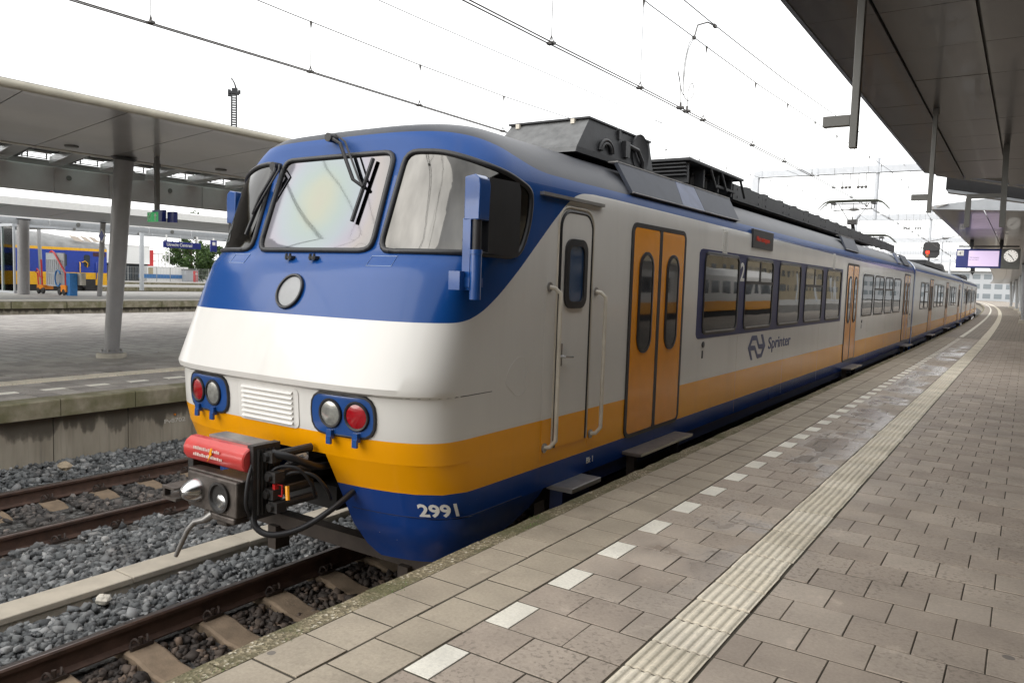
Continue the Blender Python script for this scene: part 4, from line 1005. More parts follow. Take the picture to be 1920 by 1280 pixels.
# --- roof equipment
b = MB(); b.loft([[(.08, 6.15, 3.76), (1.04, 6.13, 3.75), (1.04, 7.84, 3.75), (.08, 7.84, 3.76)], [(.08, 6.17, 3.80), (1.04, 6.15, 3.80), (1.04, 7.84, 3.80), (.08, 7.84, 3.80)], [(.12, 6.45, 4.10), (.995, 6.45, 4.10), (.995, 7.82, 4.10), (.12, 7.82, 4.10)]], True, True)
rb = MB(); rb.v, rb.f, rb.mi = b.v, b.f, b.mi
me = rb.mesh('air_conditioner', [M['darkgrey'], M['lightgrey_box']])
for p in me.polygons:
    if p.normal.y < -.5: p.material_index = 1
ac = put('air_conditioner', me)
b = MB(); b.box((.10, 6.42, 4.101), (1.01, 7.02, 4.118)); b.box((.10, 7.05, 4.101), (1.01, 7.84, 4.118)); b.build('unit_lid', M['darkgrey'], ac)
for x in (.22, .84): b = MB(); b.box((x-.02, 6.40, 4.06), (x+.02, 6.44, 4.105)); b.build('lid_catch', M['rail_white'], ac)
b = MB()
for r in (.10, .14): b.tube([(1.05, 6.72+r*math.cos(a), 3.83+r*math.sin(a)*.8) for a in np.linspace(0, math.pi, 12)], .017, 8)
b.tube([(1.05, 7.18, 3.97), (1.06, 7.4, 3.95), (1.06, 7.52, 3.85), (1.05, 7.54, 3.76)], .022, 8); b.box((1.02, 7.10, 3.84), (1.07, 7.20, 4.0)); b.box((1.0, 7.02, 4.0), (1.03, 7.06, 4.09)); b.build('roof_cable', M['rubber'], ac, 60)
b = MB(); b.lathe([(.005, 0), (.18, .01), (.20, .02), (.20, .0)], (1.03, 7.5, 3.93), 'X', 20); b.build('fan_cover', M['darkgrey'], ac, 40)
# resistor rack with slotted top
b = MB()
for y in (8.95, 9.5, 10.05, 10.6): b.box((-.95, y, 3.82), (1.0, y+.05, 4.05))
b.box((-.98, 8.85, 4.07), (1.06, 10.95, 4.10)); b.box((-.9, 9.0, 3.86), (.8, 10.8, 4.0))
for k in range(4): b.box((-.95, 8.88, 3.90+.045*k), (1.0, 8.93, 3.915+.045*k))
for y in (9.62, 10.04, 10.85): b.tube([(1.04, y, 4.08), (1.02, y+.3, 3.86)], .018, 6)
b.box((.98, 9.95, 3.88), (1.02, 10.75, 3.91)); rack = put('resistor_rack', b.mesh('resistor_rack', M['darkgrey']))
b = MB()
for k in range(9): b.cyl((.85, 9.0+.16*k, 3.86), (.85, 9.0+.16*k, 3.96+.02*(k % 3)), .035, 8); b.cyl((.88, 9.05+.16*k, 3.98), (.88, 9.12+.16*k, 3.98), .02, 8)
b.build('insulator', M['coupler_dark'], rack, 40)
y = 11.0
while y < 26.5:
    L2 = 1.46; b = MB(); b.box((.86, .003, 3.835), (.90, L2-.003, 4.055))
    for yy in (.2, L2-.2):
        for z in (3.89, 4.0): b.cyl((.90, yy, z), (.906, yy, z), .018, 8)
    put('roof_side_panel', b.mesh('roof_side_panel', M['darkgrey']), 0, (0, y, 0)); y += L2
b = MB(); b.box((-.86, 11.0, 3.82), (.84, 23.0, 4.04)); put('roof_equipment', b.mesh('roof_equipment', M['black']))
b = MB()
y = 9.7
while y < 22.5:
    b.loft([[(.45, y, 4.045), (.84, y, 4.045), (.84, y, 4.08), (.45, y, 4.08)], [(.45, y+.2, 4.045), (.84, y+.2, 4.045), (.84, y+.2, 4.10), (.45, y+.2, 4.10)], [(.45, y+.42, 4.045), (.84, y+.42, 4.045), (.84, y+.42, 4.105), (.45, y+.42, 4.105)], [(.45, y+.44, 4.045), (.84, y+.44, 4.045), (.84, y+.44, 4.08), (.45, y+.44, 4.08)]])
    b.tube([(.80, y+.55, 4.09), (.88, y+.75, 4.0)], .012, 5); y += .95
put('cooling_fins', b.mesh('cooling_fins', M['darkgrey']))
# slanted fairing panels over the doors
def fairing(y0, y1, m, y0t, y1t):
    b = MB(); b.loft([[(1.40, y0, 3.425), (1.40, y1, 3.425), (1.215, y1t, 3.715), (1.215, y0t, 3.715)], [(1.37, y0, 3.41), (1.37, y1, 3.41), (1.185, y1t, 3.70), (1.185, y0t, 3.70)]]); o = put('roof_fairing', b.mesh('roof_fairing', M[m]))
    b = MB(); b.box((1.12, y0t, 3.712), (1.222, y1t, 3.724)); b.build('fairing_rail', M['steel'], o); b = MB(); b.tube([(1.402, y0, 3.42), (1.402, y1, 3.42)], .007, 6); b.build('fairing_rail', M['steel'], o)
for a in ((6.60, 7.86, 'fairing', 6.62, 8.05), (7.87, 8.53, 'fairing_light', 8.06, 8.62), (8.54, 9.78, 'fairing', 8.63, 9.9), (16.75, 18.2, 'fairing', 17.05, 18.5), (24.3, 24.9, 'fairing_light', 24.55, 25.1), (25.6, 26.9, 'fairing', 25.8, 27.2)): fairing(*a)
b = MB(); b.cyl((-.30, 10.62, 3.82), (-.30, 10.62, 4.45), .062, 18); put('roof_pipe', b.mesh('roof_pipe', M['steel'], smooth=40))
# pantographs
def pantograph(y, zt, up_):
    p = empty('pantograph', (0, y, 0)); p.parent = train
    b = MB()
    for dy in (-.14, .14): b.tube([(-.975, dy, zt-.24), (-.90, dy, zt-.15), (-.78, dy, zt-.04), (-.66, dy, zt), (0, dy, zt+.01), (.66, dy, zt), (.78, dy, zt-.04), (.90, dy, zt-.15), (.975, dy, zt-.24)], [.012, .014, .022, .028, .028, .028, .022, .014, .012], 8)
    b.build('collector_head', simple('worn_carbon_strip', (.055, .06, .045), .6), p, 60)
    b = MB(); b.box((-.6, -.02, zt-.085), (.6, .02, zt-.06))
    for x in (-.56, .56):
        b.box((x-.06, -.16, zt-.09), (x+.06, .16, zt-.05))
        for dx in (-.06, .02): b.cyl((x+dx, 0, zt-.06), (x+dx, 0, zt-.22), .012, 6)
    if up_:
        zk = zt-.55
        for x in (-.42, .42): b.tube([(x, 0, zt-.08), (x*.3, .0, zk)], .011, 6)
        b.tube([(-.42, 0, zt-.28), (-.2, 0, zt-.20), (.0, 0, zt-.19), (.2, 0, zt-.2), (.42, 0, zt-.28)], .008, 6); b.tube([(-.35, 0, zt-.1), (.3, 0, zt-.19), (.1, 0, zk)], .008, 6); b.tube([(0, 0, zt-.06), (0, 0, zk)], .010, 6)
        b.box((-.13, -.12, zk-.14), (.13, .12, zk)); b.cyl((0, 0, zk), (0, 0, zk+.08), .02, 8)
        b.tube([(0, 0, zk-.1), (.0, .35, zk-.42)], [.05, .06], 8); b.tube([(0, .35, zk-.42), (0, -.9, 4.06)], .045, 8)
    else: b.tube([(0, 0, zt-.07), (0, 1.2, zt-.12), (0, -.4, 4.06)], .03, 8)
    for x in (-.5, .5):
        for dy in (-.5, .5): b.lathe([(.03, 0), (.06, .02), (.03, .04), (.06, .06), (.03, .08), (.06, .10), (.03, .13)], (x, dy, 3.94), 'Z', 10)
    b.box((-.6, -.6, 4.065), (.6, .6, 4.09)); b.build('pantograph_frame', M['coupler_dark'], p, 40)
pantograph(24.9, 5.255, True); pantograph(26.75, 4.36, False)
# roof boxes on the cars behind
for i in (1, 2):
    b = MB(); b.box((-.9, 8.5, 3.80), (.9, 17.5, 4.0)); put('roof_equipment', b.mesh('roof_equipment', M['darkgrey']), i)
    b = MB(); b.loft([[(-.8, 17.6, 3.8), (.8, 17.6, 3.8), (.8, 20.5, 3.8), (-.8, 20.5, 3.8)], [(-.7, 18.0, 4.18), (.7, 18.0, 4.18), (.7, 20.3, 4.18), (-.7, 20.3, 4.18)]]); put('air_conditioner', b.mesh('air_conditioner', M['darkgrey']), i)

# ------------------------------------------------------------------ left platform
lp = empty('platform', (0, 0, 0), kind='structure', label='empty paved platform across the tracks with a stained concrete wall')
YL = [-14, 0, 8, 16, 22]+[22+8*i for i in range(1, 32)]
LPX = -5.58; LFAR = -24.0
def lstrip(x0, x1, z, mat, name, ys=YL): return strip(name, x0, x1, ys, z, mat, lp)
lstrip(LFAR, LPX-.02, Z_PL-.034, M['left_paving'], 'platform_core')
wall_strip(LFAR, -.4, Z_PL-.03, YL, M['wall'], 'platform_wall', lp)
# coping stones and wall panels, one by one
y = -2.05
while y < 60:
    Ls = .985; b = MB(); loops = []
    for k in range(5):
        yy = y+.005+(Ls-.01)*k/4; c = curve_x(yy); e = random.uniform(-.004, .003)
        loops.append([(LPX+c, yy, .665), (LPX+c, yy, Z_PL-.015+e), (LPX-.014+c, yy, Z_PL+e), (LPX-.30+c, yy, Z_PL), (LPX-.30+c, yy, .665)])
    b.loft(loops); b.build('coping_stone', M['coping'], lp); y += Ls
y = -2.08
while y < 40:
    Ls = .985; b = MB(); b.cbox((-.06, .006, -.4), (.0, Ls-.006, .664), .0); o = b.build('wall_panel', M['wall'], lp); o.location = (-5.72+curve_x(y)+random.uniform(-.004, .004), y, 0); y += Ls
# white marker slabs, cream ribbed strip, paving near the edge
L2 = []
for k in range(-3, 60):
    y0 = 4.585+.603*k; L2.append((-6.50, y0, .15, .30, 'white_slab', 'white_slab')); L2.append((-6.50, y0+.3015, .15, .30, 'paver_left', 'paving_slab'))
    for j in range(2):
        yy = y0+.3015*j; off = .15*j
        for x in (-6.04, -6.285): L2.append((x, yy+.0, .24, .295, 'paver_left', 'paving_slab'))
        for q in range(2): L2.append((-6.73-.30*q-.0, yy, .295, .295, 'paver_left', 'paving_slab'))
        L2.append((-7.48, yy, .29, .295, 'tactile', 'tactile_tile'))
        for q in range(8): L2.append((-7.78-.30*q-off, yy, .295, .295, 'paver_left', 'paving_slab'))
by = {}
for s_ in L2: by.setdefault(s_[5], []).append(s_)
for nm, lst in by.items():
    vis = [s_ for s_ in lst if inview(s_[0], s_[1]) and s_[1] < 9]; vis.sort(key=lambda q: (q[0]-4.5)**2+q[1]**2); rest = vis[296:]+[s_ for s_ in lst if 9 <= s_[1] < 40]
    for x, y, w, l, m, n in vis[:296]:
        o = link(n, slab_mesh(w-.006, l-.004, M[m], n), lp); o.location = (x, y, Z_PL+random.gauss(0, .0012)); o.rotation_euler = (random.gauss(0, .002), random.gauss(0, .002), random.gauss(0, .002))
    if rest:
        b = MB()
        for x, y, w, l, m, n in rest: c = curve_x(y); b.cbox((x-w/2+c, y-l/2, Z_PL-.03), (x+w/2+c, y+l/2, Z_PL), .003)
        tag(b.build('distant_'+nm, M[rest[0][4]], lp), kind='stuff')
# chalked mark and yellow dot on the wall
WALL_X = ((0, 1, 0), (0, 0, 1), (1, 0, 0))
lettering('Pv8702', .085, simple('chalk_mark', (.66, .63, .57), .8), lp, WALL_X, (-5.712, 6.33, .345), width=.33)
b = MB(); b.cyl((-5.722, 6.50, .46), (-5.70, 6.50, .46), .014, 12); b.build('survey_mark', M['orange'], lp)

# steel columns
def column(name, x, y, z0, z1, r0, r1, top, mat, label, group=None, n=28, bolts=True, plinth=True):
    c = empty(name, (x, y, z0), 0, label, 'column', group); t = Vector(top)-Vector((x, y, z0))
    b = MB(); b.tube([(0, 0, .10 if plinth else .02), t*.5, t], [r0, (r0+r1)/2, r1], n); b.build('column_shaft', M[mat], c, 60)
    if plinth:
        b = MB(); b.lathe([(r0*1.95, 0), (r0*1.95, .075), (r0*1.88, .09), (r0*.9, .095)], (0, 0, 0), 'Z', n); b.build('column_plinth', M['concrete'], c, 40)
        b = MB(); b.lathe([(r0*1.55, .096), (r0*1.55, .116), (r0*.95, .118)], (0, 0, 0), 'Z', n); b.build('base_flange', M[mat], c, 40)
        if bolts:
            for k in range(8):
                a = 2*math.pi*k/8; b = MB(); b.cyl((r0*1.32*math.cos(a), r0*1.32*math.sin(a), .117), (r0*1.32*math.cos(a), r0*1.32*math.sin(a), .165), .018, 6); b.build('anchor_bolt', M['steel'], c)
    b = MB(); q = t.normalized(); b.tube([t-q*.05, t-q*.001], [r1*1.04, r1*1.32], n); b.build('column_collar', M['rubber'], c, 40)
    return c
column('canopy_column', -9.69, 7.74, Z_PL, 4.58, .132, .168, (-9.40, 7.85, 4.57), 'column', 'round grey steel column on a bolted concrete foot, left platform')

# left canopy: flat soffit panels, roof-light strip with fins, upright inner fascia
SOFF = 4.58
lc = empty('platform_canopy', (-8, 8, SOFF), 0, 'grey station canopy with rounded pale edge over the left platform', 'canopy')
def lpart(b, name, mat, smooth=None):
    o = b.build(name, M[mat], None, smooth); o.parent = lc; o.matrix_parent_inverse = lc.matrix_basis.inverted() if False else Matrix.Translation((8, -8, -SOFF)); return o
y = 3.31-1.30*6; 
while y < 60:
    b = MB(); L3 = 1.265
    b.loft([[(-5.36, y+.008, SOFF), (-9.62, y+.008+.80, SOFF), (-9.62, y+L3-.008+.80, SOFF), (-5.36, y+L3-.008, SOFF)], [(-5.36, y+.008, SOFF+.03), (-9.62, y+.008+.8, SOFF+.03), (-9.62, y+L3-.008+.8, SOFF+.03), (-5.36, y+L3-.008, SOFF+.03)]])
    lpart(b, 'soffit_panel', 'canopy'); y += L3
b = MB(); b.box((-9.9, -8, SOFF+.035), (-5.30, 60, SOFF+.10)); lpart(b, 'canopy_deck', 'rubber')
b = MB(); prof = [(-5.36+.0, SOFF-.003)]+[(-5.335+.055*math.sin(a), SOFF+.052-.055*math.cos(a)) for a in np.linspace(0, math.pi, 10)]+[(-5.9, SOFF+.17), (-5.9, SOFF+.03), (-5.36, SOFF+.02)]
b.loft([[(x, y, z) for x, z in prof] for y in (-8, 60)]); lpart(b, 'canopy_rim', 'rim', 40)
b = MB(); b.box((-9.80, -8, SOFF-.012), (-9.63, 60, SOFF+.14)); lpart(b, 'soffit_edge', 'rim')
# roof-light strip: skewed ribs with louvred glazing between
y = -4.0; k = 0
while y < 40:
    b = MB(); b.loft([[(-9.80, y, SOFF+z), (-12.0, y+.55, SOFF+z), (-12.0, y+.82, SOFF+z), (-9.80, y+.27, SOFF+z)] for z in (.02, .16)]); lpart(b, 'rooflight_rib', 'canopy')
    b = MB(); b.loft([[(-9.86, y+.30, SOFF+z), (-11.9, y+.85, SOFF+z), (-11.9, y+.93, SOFF+z), (-9.86, y+.38, SOFF+z)] for z in (.06, .14)]); lpart(b, 'rooflight_edge', 'black')
    for q in range(3):
        x = -10.1-.5*q; b = MB(); b.box((x-.30, y+.45-.25*(x+9.8), SOFF+.13), (x-.27, y+1.0-.25*(x+9.8), SOFF+.16)); lpart(b, 'light_louvre', 'rimwhite')
        b = MB(); b.box((x-.455, y+.27-.25*(x+9.8), SOFF+.17), (x-.02, y+.62-.25*(x+9.8), SOFF+.20)); b.box((x-.455, y+.68-.25*(x+9.8), SOFF+.17), (x-.02, y+1.24-.25*(x+9.8), SOFF+.20)); lpart(b, 'louvre_back', 'black')
    for q, (a_, c_) in enumerate(((.105, .122), (.148, .158), (.192, .202), (.226, .24))): b = MB(); b.box((-12.03, y+.30+.55, SOFF+a_), (-12.015, y+1.00+.55, SOFF+c_)); lpart(b, 'grid_bar', 'black')
    for yy in (.28, .52, .62, .98): b = MB(); b.box((-12.04, y+yy+.55, SOFF+.10), (-12.031, y+yy+.575, SOFF+.24)); lpart(b, 'grid_bar', 'black')
    y += 1.02; k += 1
b = MB(); b.box((-12.1, -8, SOFF+.24), (-9.80, 60, SOFF+.25)); lpart(b, 'rooflight_glass', 'shelterglass')
y = 3.31-1.12*8
while y < 60:
    b = MB(); b.cbox((-.06, .012, -.52), (0, 1.108, 0)); o = lpart(b, 'fascia_panel', 'fascia'); o.location = (-12.0, y+.07, SOFF-.03); 
    if int(round((y-3.31)/1.12)) % 2 == 0:
        b = MB(); b.cyl((-11.999, y+.36, SOFF-.22), (-11.985, y+.36, SOFF-.22), .052, 18); lpart(b, 'fascia_speaker', 'hanger')
    y += 1.12
b = MB(); b.box((-18, -8, SOFF-.02), (-12.07, 60, SOFF+.10)); lpart(b, 'inner_roof', 'canopy')
for y in (6.72, 9.6): b = MB(); b.lathe([(.11, 0), (.11, -.02), (.09, -.03), (.001, -.03)], (-9.0, y, SOFF-.0005), 'Z', 20); lpart(b, 'ceiling_speaker', 'hanger', 40)
# diagonal brace behind the hanging post
b = MB(); b.loft([[(-9.95, 8.0, 4.50), (-9.95, 8.0, 4.22), (-11.9, 9.6, 4.50), (-11.9, 9.6, 4.58)], [(-9.85, 8.06, 4.50), (-9.85, 8.06, 4.22), (-11.9, 9.72, 4.50), (-11.9, 9.72, 4.58)]]); lpart(b, 'cross_brace', 'canopy')

# escape sign on its hanging post
es = empty('escape_sign', (-8.69, 8.0, 3.5), 0, 'green running man escape sign with up arrow on a hanging post', 'exit sign')
b = MB(); b.box((-.085, .05, .12), (-.015, .12, 1.075)); b.build('hanging_post', M['hanger'], es); b = MB(); b.box((-.10, .04, .9), (0, .13, .96)); b.build('post_clamp', M['hanger'], es)
b = MB(); b.cbox((-.175, -.03, -.085), (.175, .03, .085)); b.build('sign_box', M['greensign'], es)
b = MB(); b.box((.176, -.03, -.088), (.29, .05, .088)); b.box((-.03, -.02, .086), (.30, .05, .12)); b.build('sign_housing', M['signblue'], es)
b = MB(); b.box((.31, .06, -.10), (.50, .14, .09)); b.build('side_sign', M['signblue'], es)
fy = -.0315
b = MB(); b.box((-.165, fy, -.075), (-.155, fy+.002, .075)); b.box((-.155, fy, .066), (-.05, fy+.002, .075)); b.box((-.058, fy, -.075), (-.05, fy+.002, .066)); b.build('door_symbol', M['letter'], es)
b = MB()
b.cyl((-.098, fy, .048), (-.098, fy+.002, .048), .013, 10)
for pts in ([(-.105, .032), (-.118, -.012)], [(-.105, .03), (-.082, .012), (-.07, .022)], [(-.105, .028), (-.128, .022), (-.138, .0)], [(-.118, -.012), (-.098, -.03), (-.10, -.062)], [(-.118, -.012), (-.128, -.04), (-.147, -.045)]):
    b.tube([(x, fy+.001, z) for x, z in pts], .0065, 5)
b.build('running_figure', M['letter'], es)
b = MB(); b.prism([(.065, -.07), (.095, -.07), (.095, .01), (.125, .01), (.08, .072), (.035, .01), (.065, .01)], 'Y', fy, fy+.002); b.build('arrow', M['letter'], es)

# ------------------------------------------------------------------ far platforms on the left
def far_platform(x0, x1, name, label, wall=True):
    p = empty('platform', (0, 0, 0), kind='structure', label=label)
    strip('platform_deck', x1, x0, [-30, 0, 30, 60, 120, 200], Z_PL, M['far_paving_pale'], p, follow=False)
    y = -20
    while y < 110:
        b = MB(); L3 = 2.4; b.cbox((x0-.6, y+.02, .58), (x0, y+L3-.02, Z_PL+.006), .03); b.build('coping_stone', M['coping'], p); y += L3
    b = MB(); b.box((x0-.5, -20, -.4), (x0-.25, 110, .58)); b.build('platform_wall', M['wall'], p)
    b = MB(); b.box((x1, -20, -.4), (x1+.3, 110, Z_PL-.004)); b.build('platform_wall', M['wall'], p)
    b = MB(); b.box((x0-1.9, -20, Z_PL), (x0-1.5, 110, Z_PL+.006)); b.build('tactile_strip', M['tactile'], p)
    return p
far_platform(-33.1, -49.0, 'p2', 'second platform with a mossy edge beyond the left platform')
far_platform(-60, -72, 'p3', 'third platform seen far behind the grey column')
far_platform(-82, -92, 'p4', 'farthest pale platform in front of the fence')
# canopies over them
def far_canopy(x0, x1, zb, zt, label, y1=75):
    c = empty('platform_canopy', (x0, 20, zb), 0, label, 'canopy'); inv = Matrix.Translation((-x0, -20, -zb))
    def add(b, n, m):
        o = b.build(n, M[m]); o.parent = c; o.matrix_parent_inverse = inv; return o
    b = MB(); b.loft([[(x0, y, zb+.05), (x0, y, zt), (x0-.9, y, zt+.12), (x0-.9, y, zb+.12)] for y in (-20, y1)]); add(b, 'canopy_rim', 'rimwhite')
    y = -20
    while y < y1:
        b = MB(); b.loft([[(x0-.05, y+.03, zb+.04), (x1, y+2.03, zb+.02), (x1, y+4.97, zb+.02), (x0-.05, y+2.97, zb+.04)], [(x0-.05, y+.03, zb+.1), (x1, y+2.03, zb+.1), (x1, y+4.97, zb+.1), (x0-.05, y+2.97, zb+.1)]]); add(b, 'soffit_panel', 'column_far')
        b = MB(); b.box((x1-.9, y+.04, zb-.34), (x1-.8, y+2.96, zb+.0)); add(b, 'fascia_panel', 'column_far')
        if int(y) % 2 == 0: b = MB(); b.cyl((x1-.8, y+1.6, zb-.14), (x1-.76, y+1.6, zb-.14), .12, 12); add(b, 'fascia_speaker', 'hanger')
        y += 3
    b = MB(); b.box((x1, -20, zb+.13), (x0-.9, y1, zb+.2)); add(b, 'canopy_deck', 'rimwhite')
    return c
far_canopy(-33, -41.5, 5.14, 5.52, 'long white edged canopy over the second platform')
far_canopy(-60, -66, 6.0, 6.35, 'pale canopy above the station name board', 110)
far_canopy(-82, -88, 7.0, 7.4, 'thin white canopy line at the far back', 110)
CG = 'columns of the platforms further left'
column('canopy_column', -42.45, 20.63, Z_PL, 5, .30, .30, (-42.35, 20.63, 5.1), 'column', 'thick pale grey column beside the glass shelter', CG, bolts=False, plinth=False)
column('canopy_column', -50.18, 25.15, Z_PL, 5, .095, .125, (-50.5, 25.15, 5.3), 'column', 'slim grey column standing behind the luggage trolley', CG, bolts=False, plinth=False)
column('canopy_column', -39.77, 23.47, Z_PL, 5, .13, .14, (-39.3, 23.47, 5.1), 'column', 'slim grey column with a small blue diamond sign', CG, bolts=False, plinth=False)
column('canopy_column', -50.63, 32.39, Z_PL, 5, .16, .16, (-50.6, 32.39, 5.6), 'column_far', 'straight whitish post right of the big grey column', CG, bolts=False, plinth=False)
column('canopy_column', -66, 52.2, Z_PL, 6, .16, .16, (-66.5, 51.2, 6.0), 'column_far', 'leaning pale column under the station name board', CG, bolts=False, plinth=False)
column('canopy_column', -66, 58.2, Z_PL, 6, .18, .18, (-66.4, 58.0, 6.0), 'column', 'grey column just left of the cab mirror', CG, bolts=False, plinth=False)
for x, y, lab in ((-72, 55.2, 'round lamp by the leaning pale column'), (-72, 62.6, 'round lamp beside the cab mirror')):
    l = empty('platform_lamp', (x, y, Z_PL), 0, lab, 'lamp'); b = MB(); b.cyl((0, 0, 0), (0, 0, 2.7), .06, 8); b.build('lamp_post', M['hanger'], l); b = MB(); b.lathe([(.001, -.25), (.18, -.18), (.25, 0), (.18, .18), (.001, .25)], (0, 0, 2.9), 'Z', 14); b.build('lamp_globe', M['rimwhite'], l, 60)
# blue diamond sign
ds = empty('diamond_sign', (-39.1, 23.3, 4.32), 0, 'small blue diamond sign on the slim column', 'sign'); b = MB(); b.loft([[(-.36, y, 0), (0, y, -.38), (.36, y, 0), (0, y, .38)] for y in (-.03, .03)]); b.build('sign_border', M['rimwhite'], ds); b = MB(); b.loft([[(-.28, y, 0), (0, y, -.30), (.28, y, 0), (0, y, .30)] for y in (-.04, -.031)]); b.build('sign_face', M['signblue'], ds)
# station name board: hangs under the third canopy
SBX = -44.0
sb = empty('station_name_sign', (SBX, 31.45, 4.22), 0, 'long blue station name sign reading Utrecht Centraal on two hangers', 'sign')
b = MB(); b.cbox((-.08, -1.40, -.21), (.0, 1.40, .21)); b.build('sign_panel', M['signblue'], sb)
b = MB(); b.box((-.06, -1.2, .21), (.0, -1.12, 1.2)); b.build('hanger', M['rimwhite'], sb); b = MB(); b.box((-.06, 1.12, .21), (.0, 1.2, 1.2)); b.build('hanger', M['rimwhite'], sb)
lettering('Utrecht Centraal', .30, M['letter'], sb, SIDE_X, (.004, -1.18, -.09), width=1.9, bold=.006)
b = MB(); b.cbox((-.03, -1.36, .22), (.03, -1.18, .30)); b.build('platform_tag', M['signblue'], sb)
sg = empty('platform_number_sign', (-44.0, 33.9, 4.3), 0, 'dark blue square platform sign beside the cab mirror', 'sign'); b = MB(); b.cbox((-.08, -.25, -.4), (0, .25, .4)); b.build('sign_panel', M['signblue'], sg); b = MB(); b.box((.001, -.12, .05), (.004, .12, .28)); b.build('white_square', M['letter'], sg); b = MB(); b.box((-.06, -.04, .4), (0, .04, 1.1)); b.build('hanger', M['rimwhite'], sg)
# glass shelter
sh = empty('glass_shelter', (-45.5, 20.9, Z_PL), 0, 'greenish glass platform shelter at the left edge', 'shelter')
for x in (-6, -1.9, -.1, 1.38): b = MB(); b.box((x-.05, -.05, 0), (x+.05, .05, 3.85)); b.build('shelter_post', M['column_far'], sh)
b = MB(); b.box((-6.5, -.1, 3.85), (1.45, 2.4, 4.0)); b.build('shelter_roof', M['column_far'], sh); b = MB(); b.box((-6.5, -.08, .0), (1.45, .08, .12)); b.build('shelter_sill', M['column_far'], sh)
for a, c in ((-5.95, -1.95), (-1.85, -.15), (-.05, 1.33)): b = MB(); b.box((a, -.01, .12), (c, .01, 3.84)); b.build('glass_panel', M['shelterglass'], sh)
# luggage barrow: red tube frame with an upright grey slatted rack
tr = empty('luggage_trolley', (-42.4, 22.33, Z_PL), 0, 'red and orange tube trolley carrying an upright grey slatted rack', 'trolley')
R90 = Matrix.Rotation(0, 4, 'Z')
b = MB(); b.box((-1.1, -.05, .48), (1.25, .05, .55)); b.box((-1.03, -.04, 2.0), (1.05, .04, 2.40)); b.box((-1.03, -.04, .55), (-.95, .04, 2.0)); b.box((.97, -.04, .55), (1.05, .04, 2.0)); b.box((-.95, -.03, 1.2), (.97, .03, 1.24)); b.build('rack_frame', M['column_far'], tr)
for k in range(8): b = MB(); x = -.80+.23*k; b.box((x-.055, -.03, .55), (x+.055, .03, 1.199)); b.box((x-.055, -.03, 1.241), (x+.055, .03, 2.0)); b.build('rack_slat', M['column_far'], tr)
b = MB(); b.tube([(-1.15, -.2, .4), (-1.2, -.2, 1.6), (-1.25, -.2, 2.0)], .05, 8); b.tube([(-1.55, -.2, .3), (-1.7, -.2, 1.2), (-1.9, -.2, 1.25), (-1.75, -.2, 1.45), (-1.5, -.2, 1.3), (-1.45, -.2, 1.0), (-1.1, -.2, .95)], .045, 8); b.tube([(-.6, 0, 2.42), (-.2, -.1, 2.5), (.1, -.1, 2.4), (.7, -.1, 1.85), (1.35, -.1, 1.25), (1.7, -.1, 1.22), (1.75, -.1, 1.05)], .05, 8); b.tube([(1.55, -.2, 1.3), (1.6, -.2, .2)], .05, 8); b.build('tube_frame', M['red'], tr, 60)
b = MB(); b.box((-1.6, -.3, .28), (-.9, .3, .52)); b.box((1.2, -.3, .2), (1.75, .3, .58)); b.build('end_bumper', M['orange'], tr)
b = MB(); b.tube([(1.0+.55*math.cos(a)*.6-.2, -.25, .95+.45*math.sin(a)) for a in np.linspace(.6, 5.6, 16)], .045, 8); b.build('blue_hose', M['cyanblue'], tr, 60)
b = MB(); b.box((1.62, -.2, .0), (2.05, .2, 1.28)); b.build('side_bin', M['cyanblue'], tr); b = MB(); b.box((1.95, .25, .6), (2.4, .5, 1.3)); b.build('grey_bin', M['concrete'], tr)
for x in (-1.45, -.95, 1.0, 1.5): b = MB(); b.lathe([(.16, -.06), (.19, -.03), (.19, .03), (.16, .06), (.05, .07)], (x, -.25, .19), 'Y', 16); b.build('wheel', M['black'], tr, 40)

# blue and yellow train behind the second platform
t2 = empty('intercity_train', (-54.0, 26, 0), 0, 'blue and yellow intercity train with grey roof standing behind the second platform', 'train')
def t2p(b, n, m, smooth=None): return b.build(n, m if not isinstance(m, str) else M[m], t2, smooth)
BB = simple('intercity_blue', (.012, .045, .33), .35, coat=.4); YY = simple('intercity_yellow', (.80, .42, .01), .35, coat=.4)
def body_sec(b, pts, y0=-26, y1=5.6): b.loft([[(x, y, z) for x, z in pts] for y in (y0, y1)])
b = MB(); body_sec(b, [(0, 2.10), (0, 3.70), (-.04, 3.70), (-.04, 2.10)]); t2p(b, 'body_side', BB)
b = MB(); body_sec(b, [(.004, 1.18), (.004, 2.0999), (-2.8, 2.0999), (-2.8, 1.18)]); t2p(b, 'lower_body', YY)
b = MB(); body_sec(b, [(.006, 3.702), (.0, 3.90), (-.06, 3.90), (-.06, 3.702)]); t2p(b, 'yellow_stripe', YY)
b = MB(); b.box((-2.8, -26, 2.11), (-.05, 5.59, 3.7)); t2p(b, 'body_core', BB)
b = MB(); rf = [(-.0, 3.902), (-.10, 4.25), (-.35, 4.62), (-.8, 4.95), (-1.4, 5.06), (-2.0, 4.95), (-2.45, 4.62), (-2.7, 4.25), (-2.8, 3.902)]
b.loft([[(x, y, 3.9+(z-3.9)*k) for x, z in rf] for y, k in ((-26, 1), (-.2, 1), (1.6, .9), (3.2, .72), (5.0, .52), (5.6, .40))]); t2p(b, 'roof', 'grey_roof', 40)
for y0, y1 in ((3.05, 3.75), (3.82, 4.35), (4.42, 4.95)):
    b = MB(); z0 = 4.42; b.loft([[(-.19+o_, y0+.25, z0), (-.19+o_, y1+.25, z0-.06), (-.36+o_, y1-.15, z0+.30), (-.36+o_, y0-.15, z0+.40)] for o_ in (.08, .10)]); t2p(b, 'roof_window', simple('tan_roof_window', (.42, .36, .30), .15))
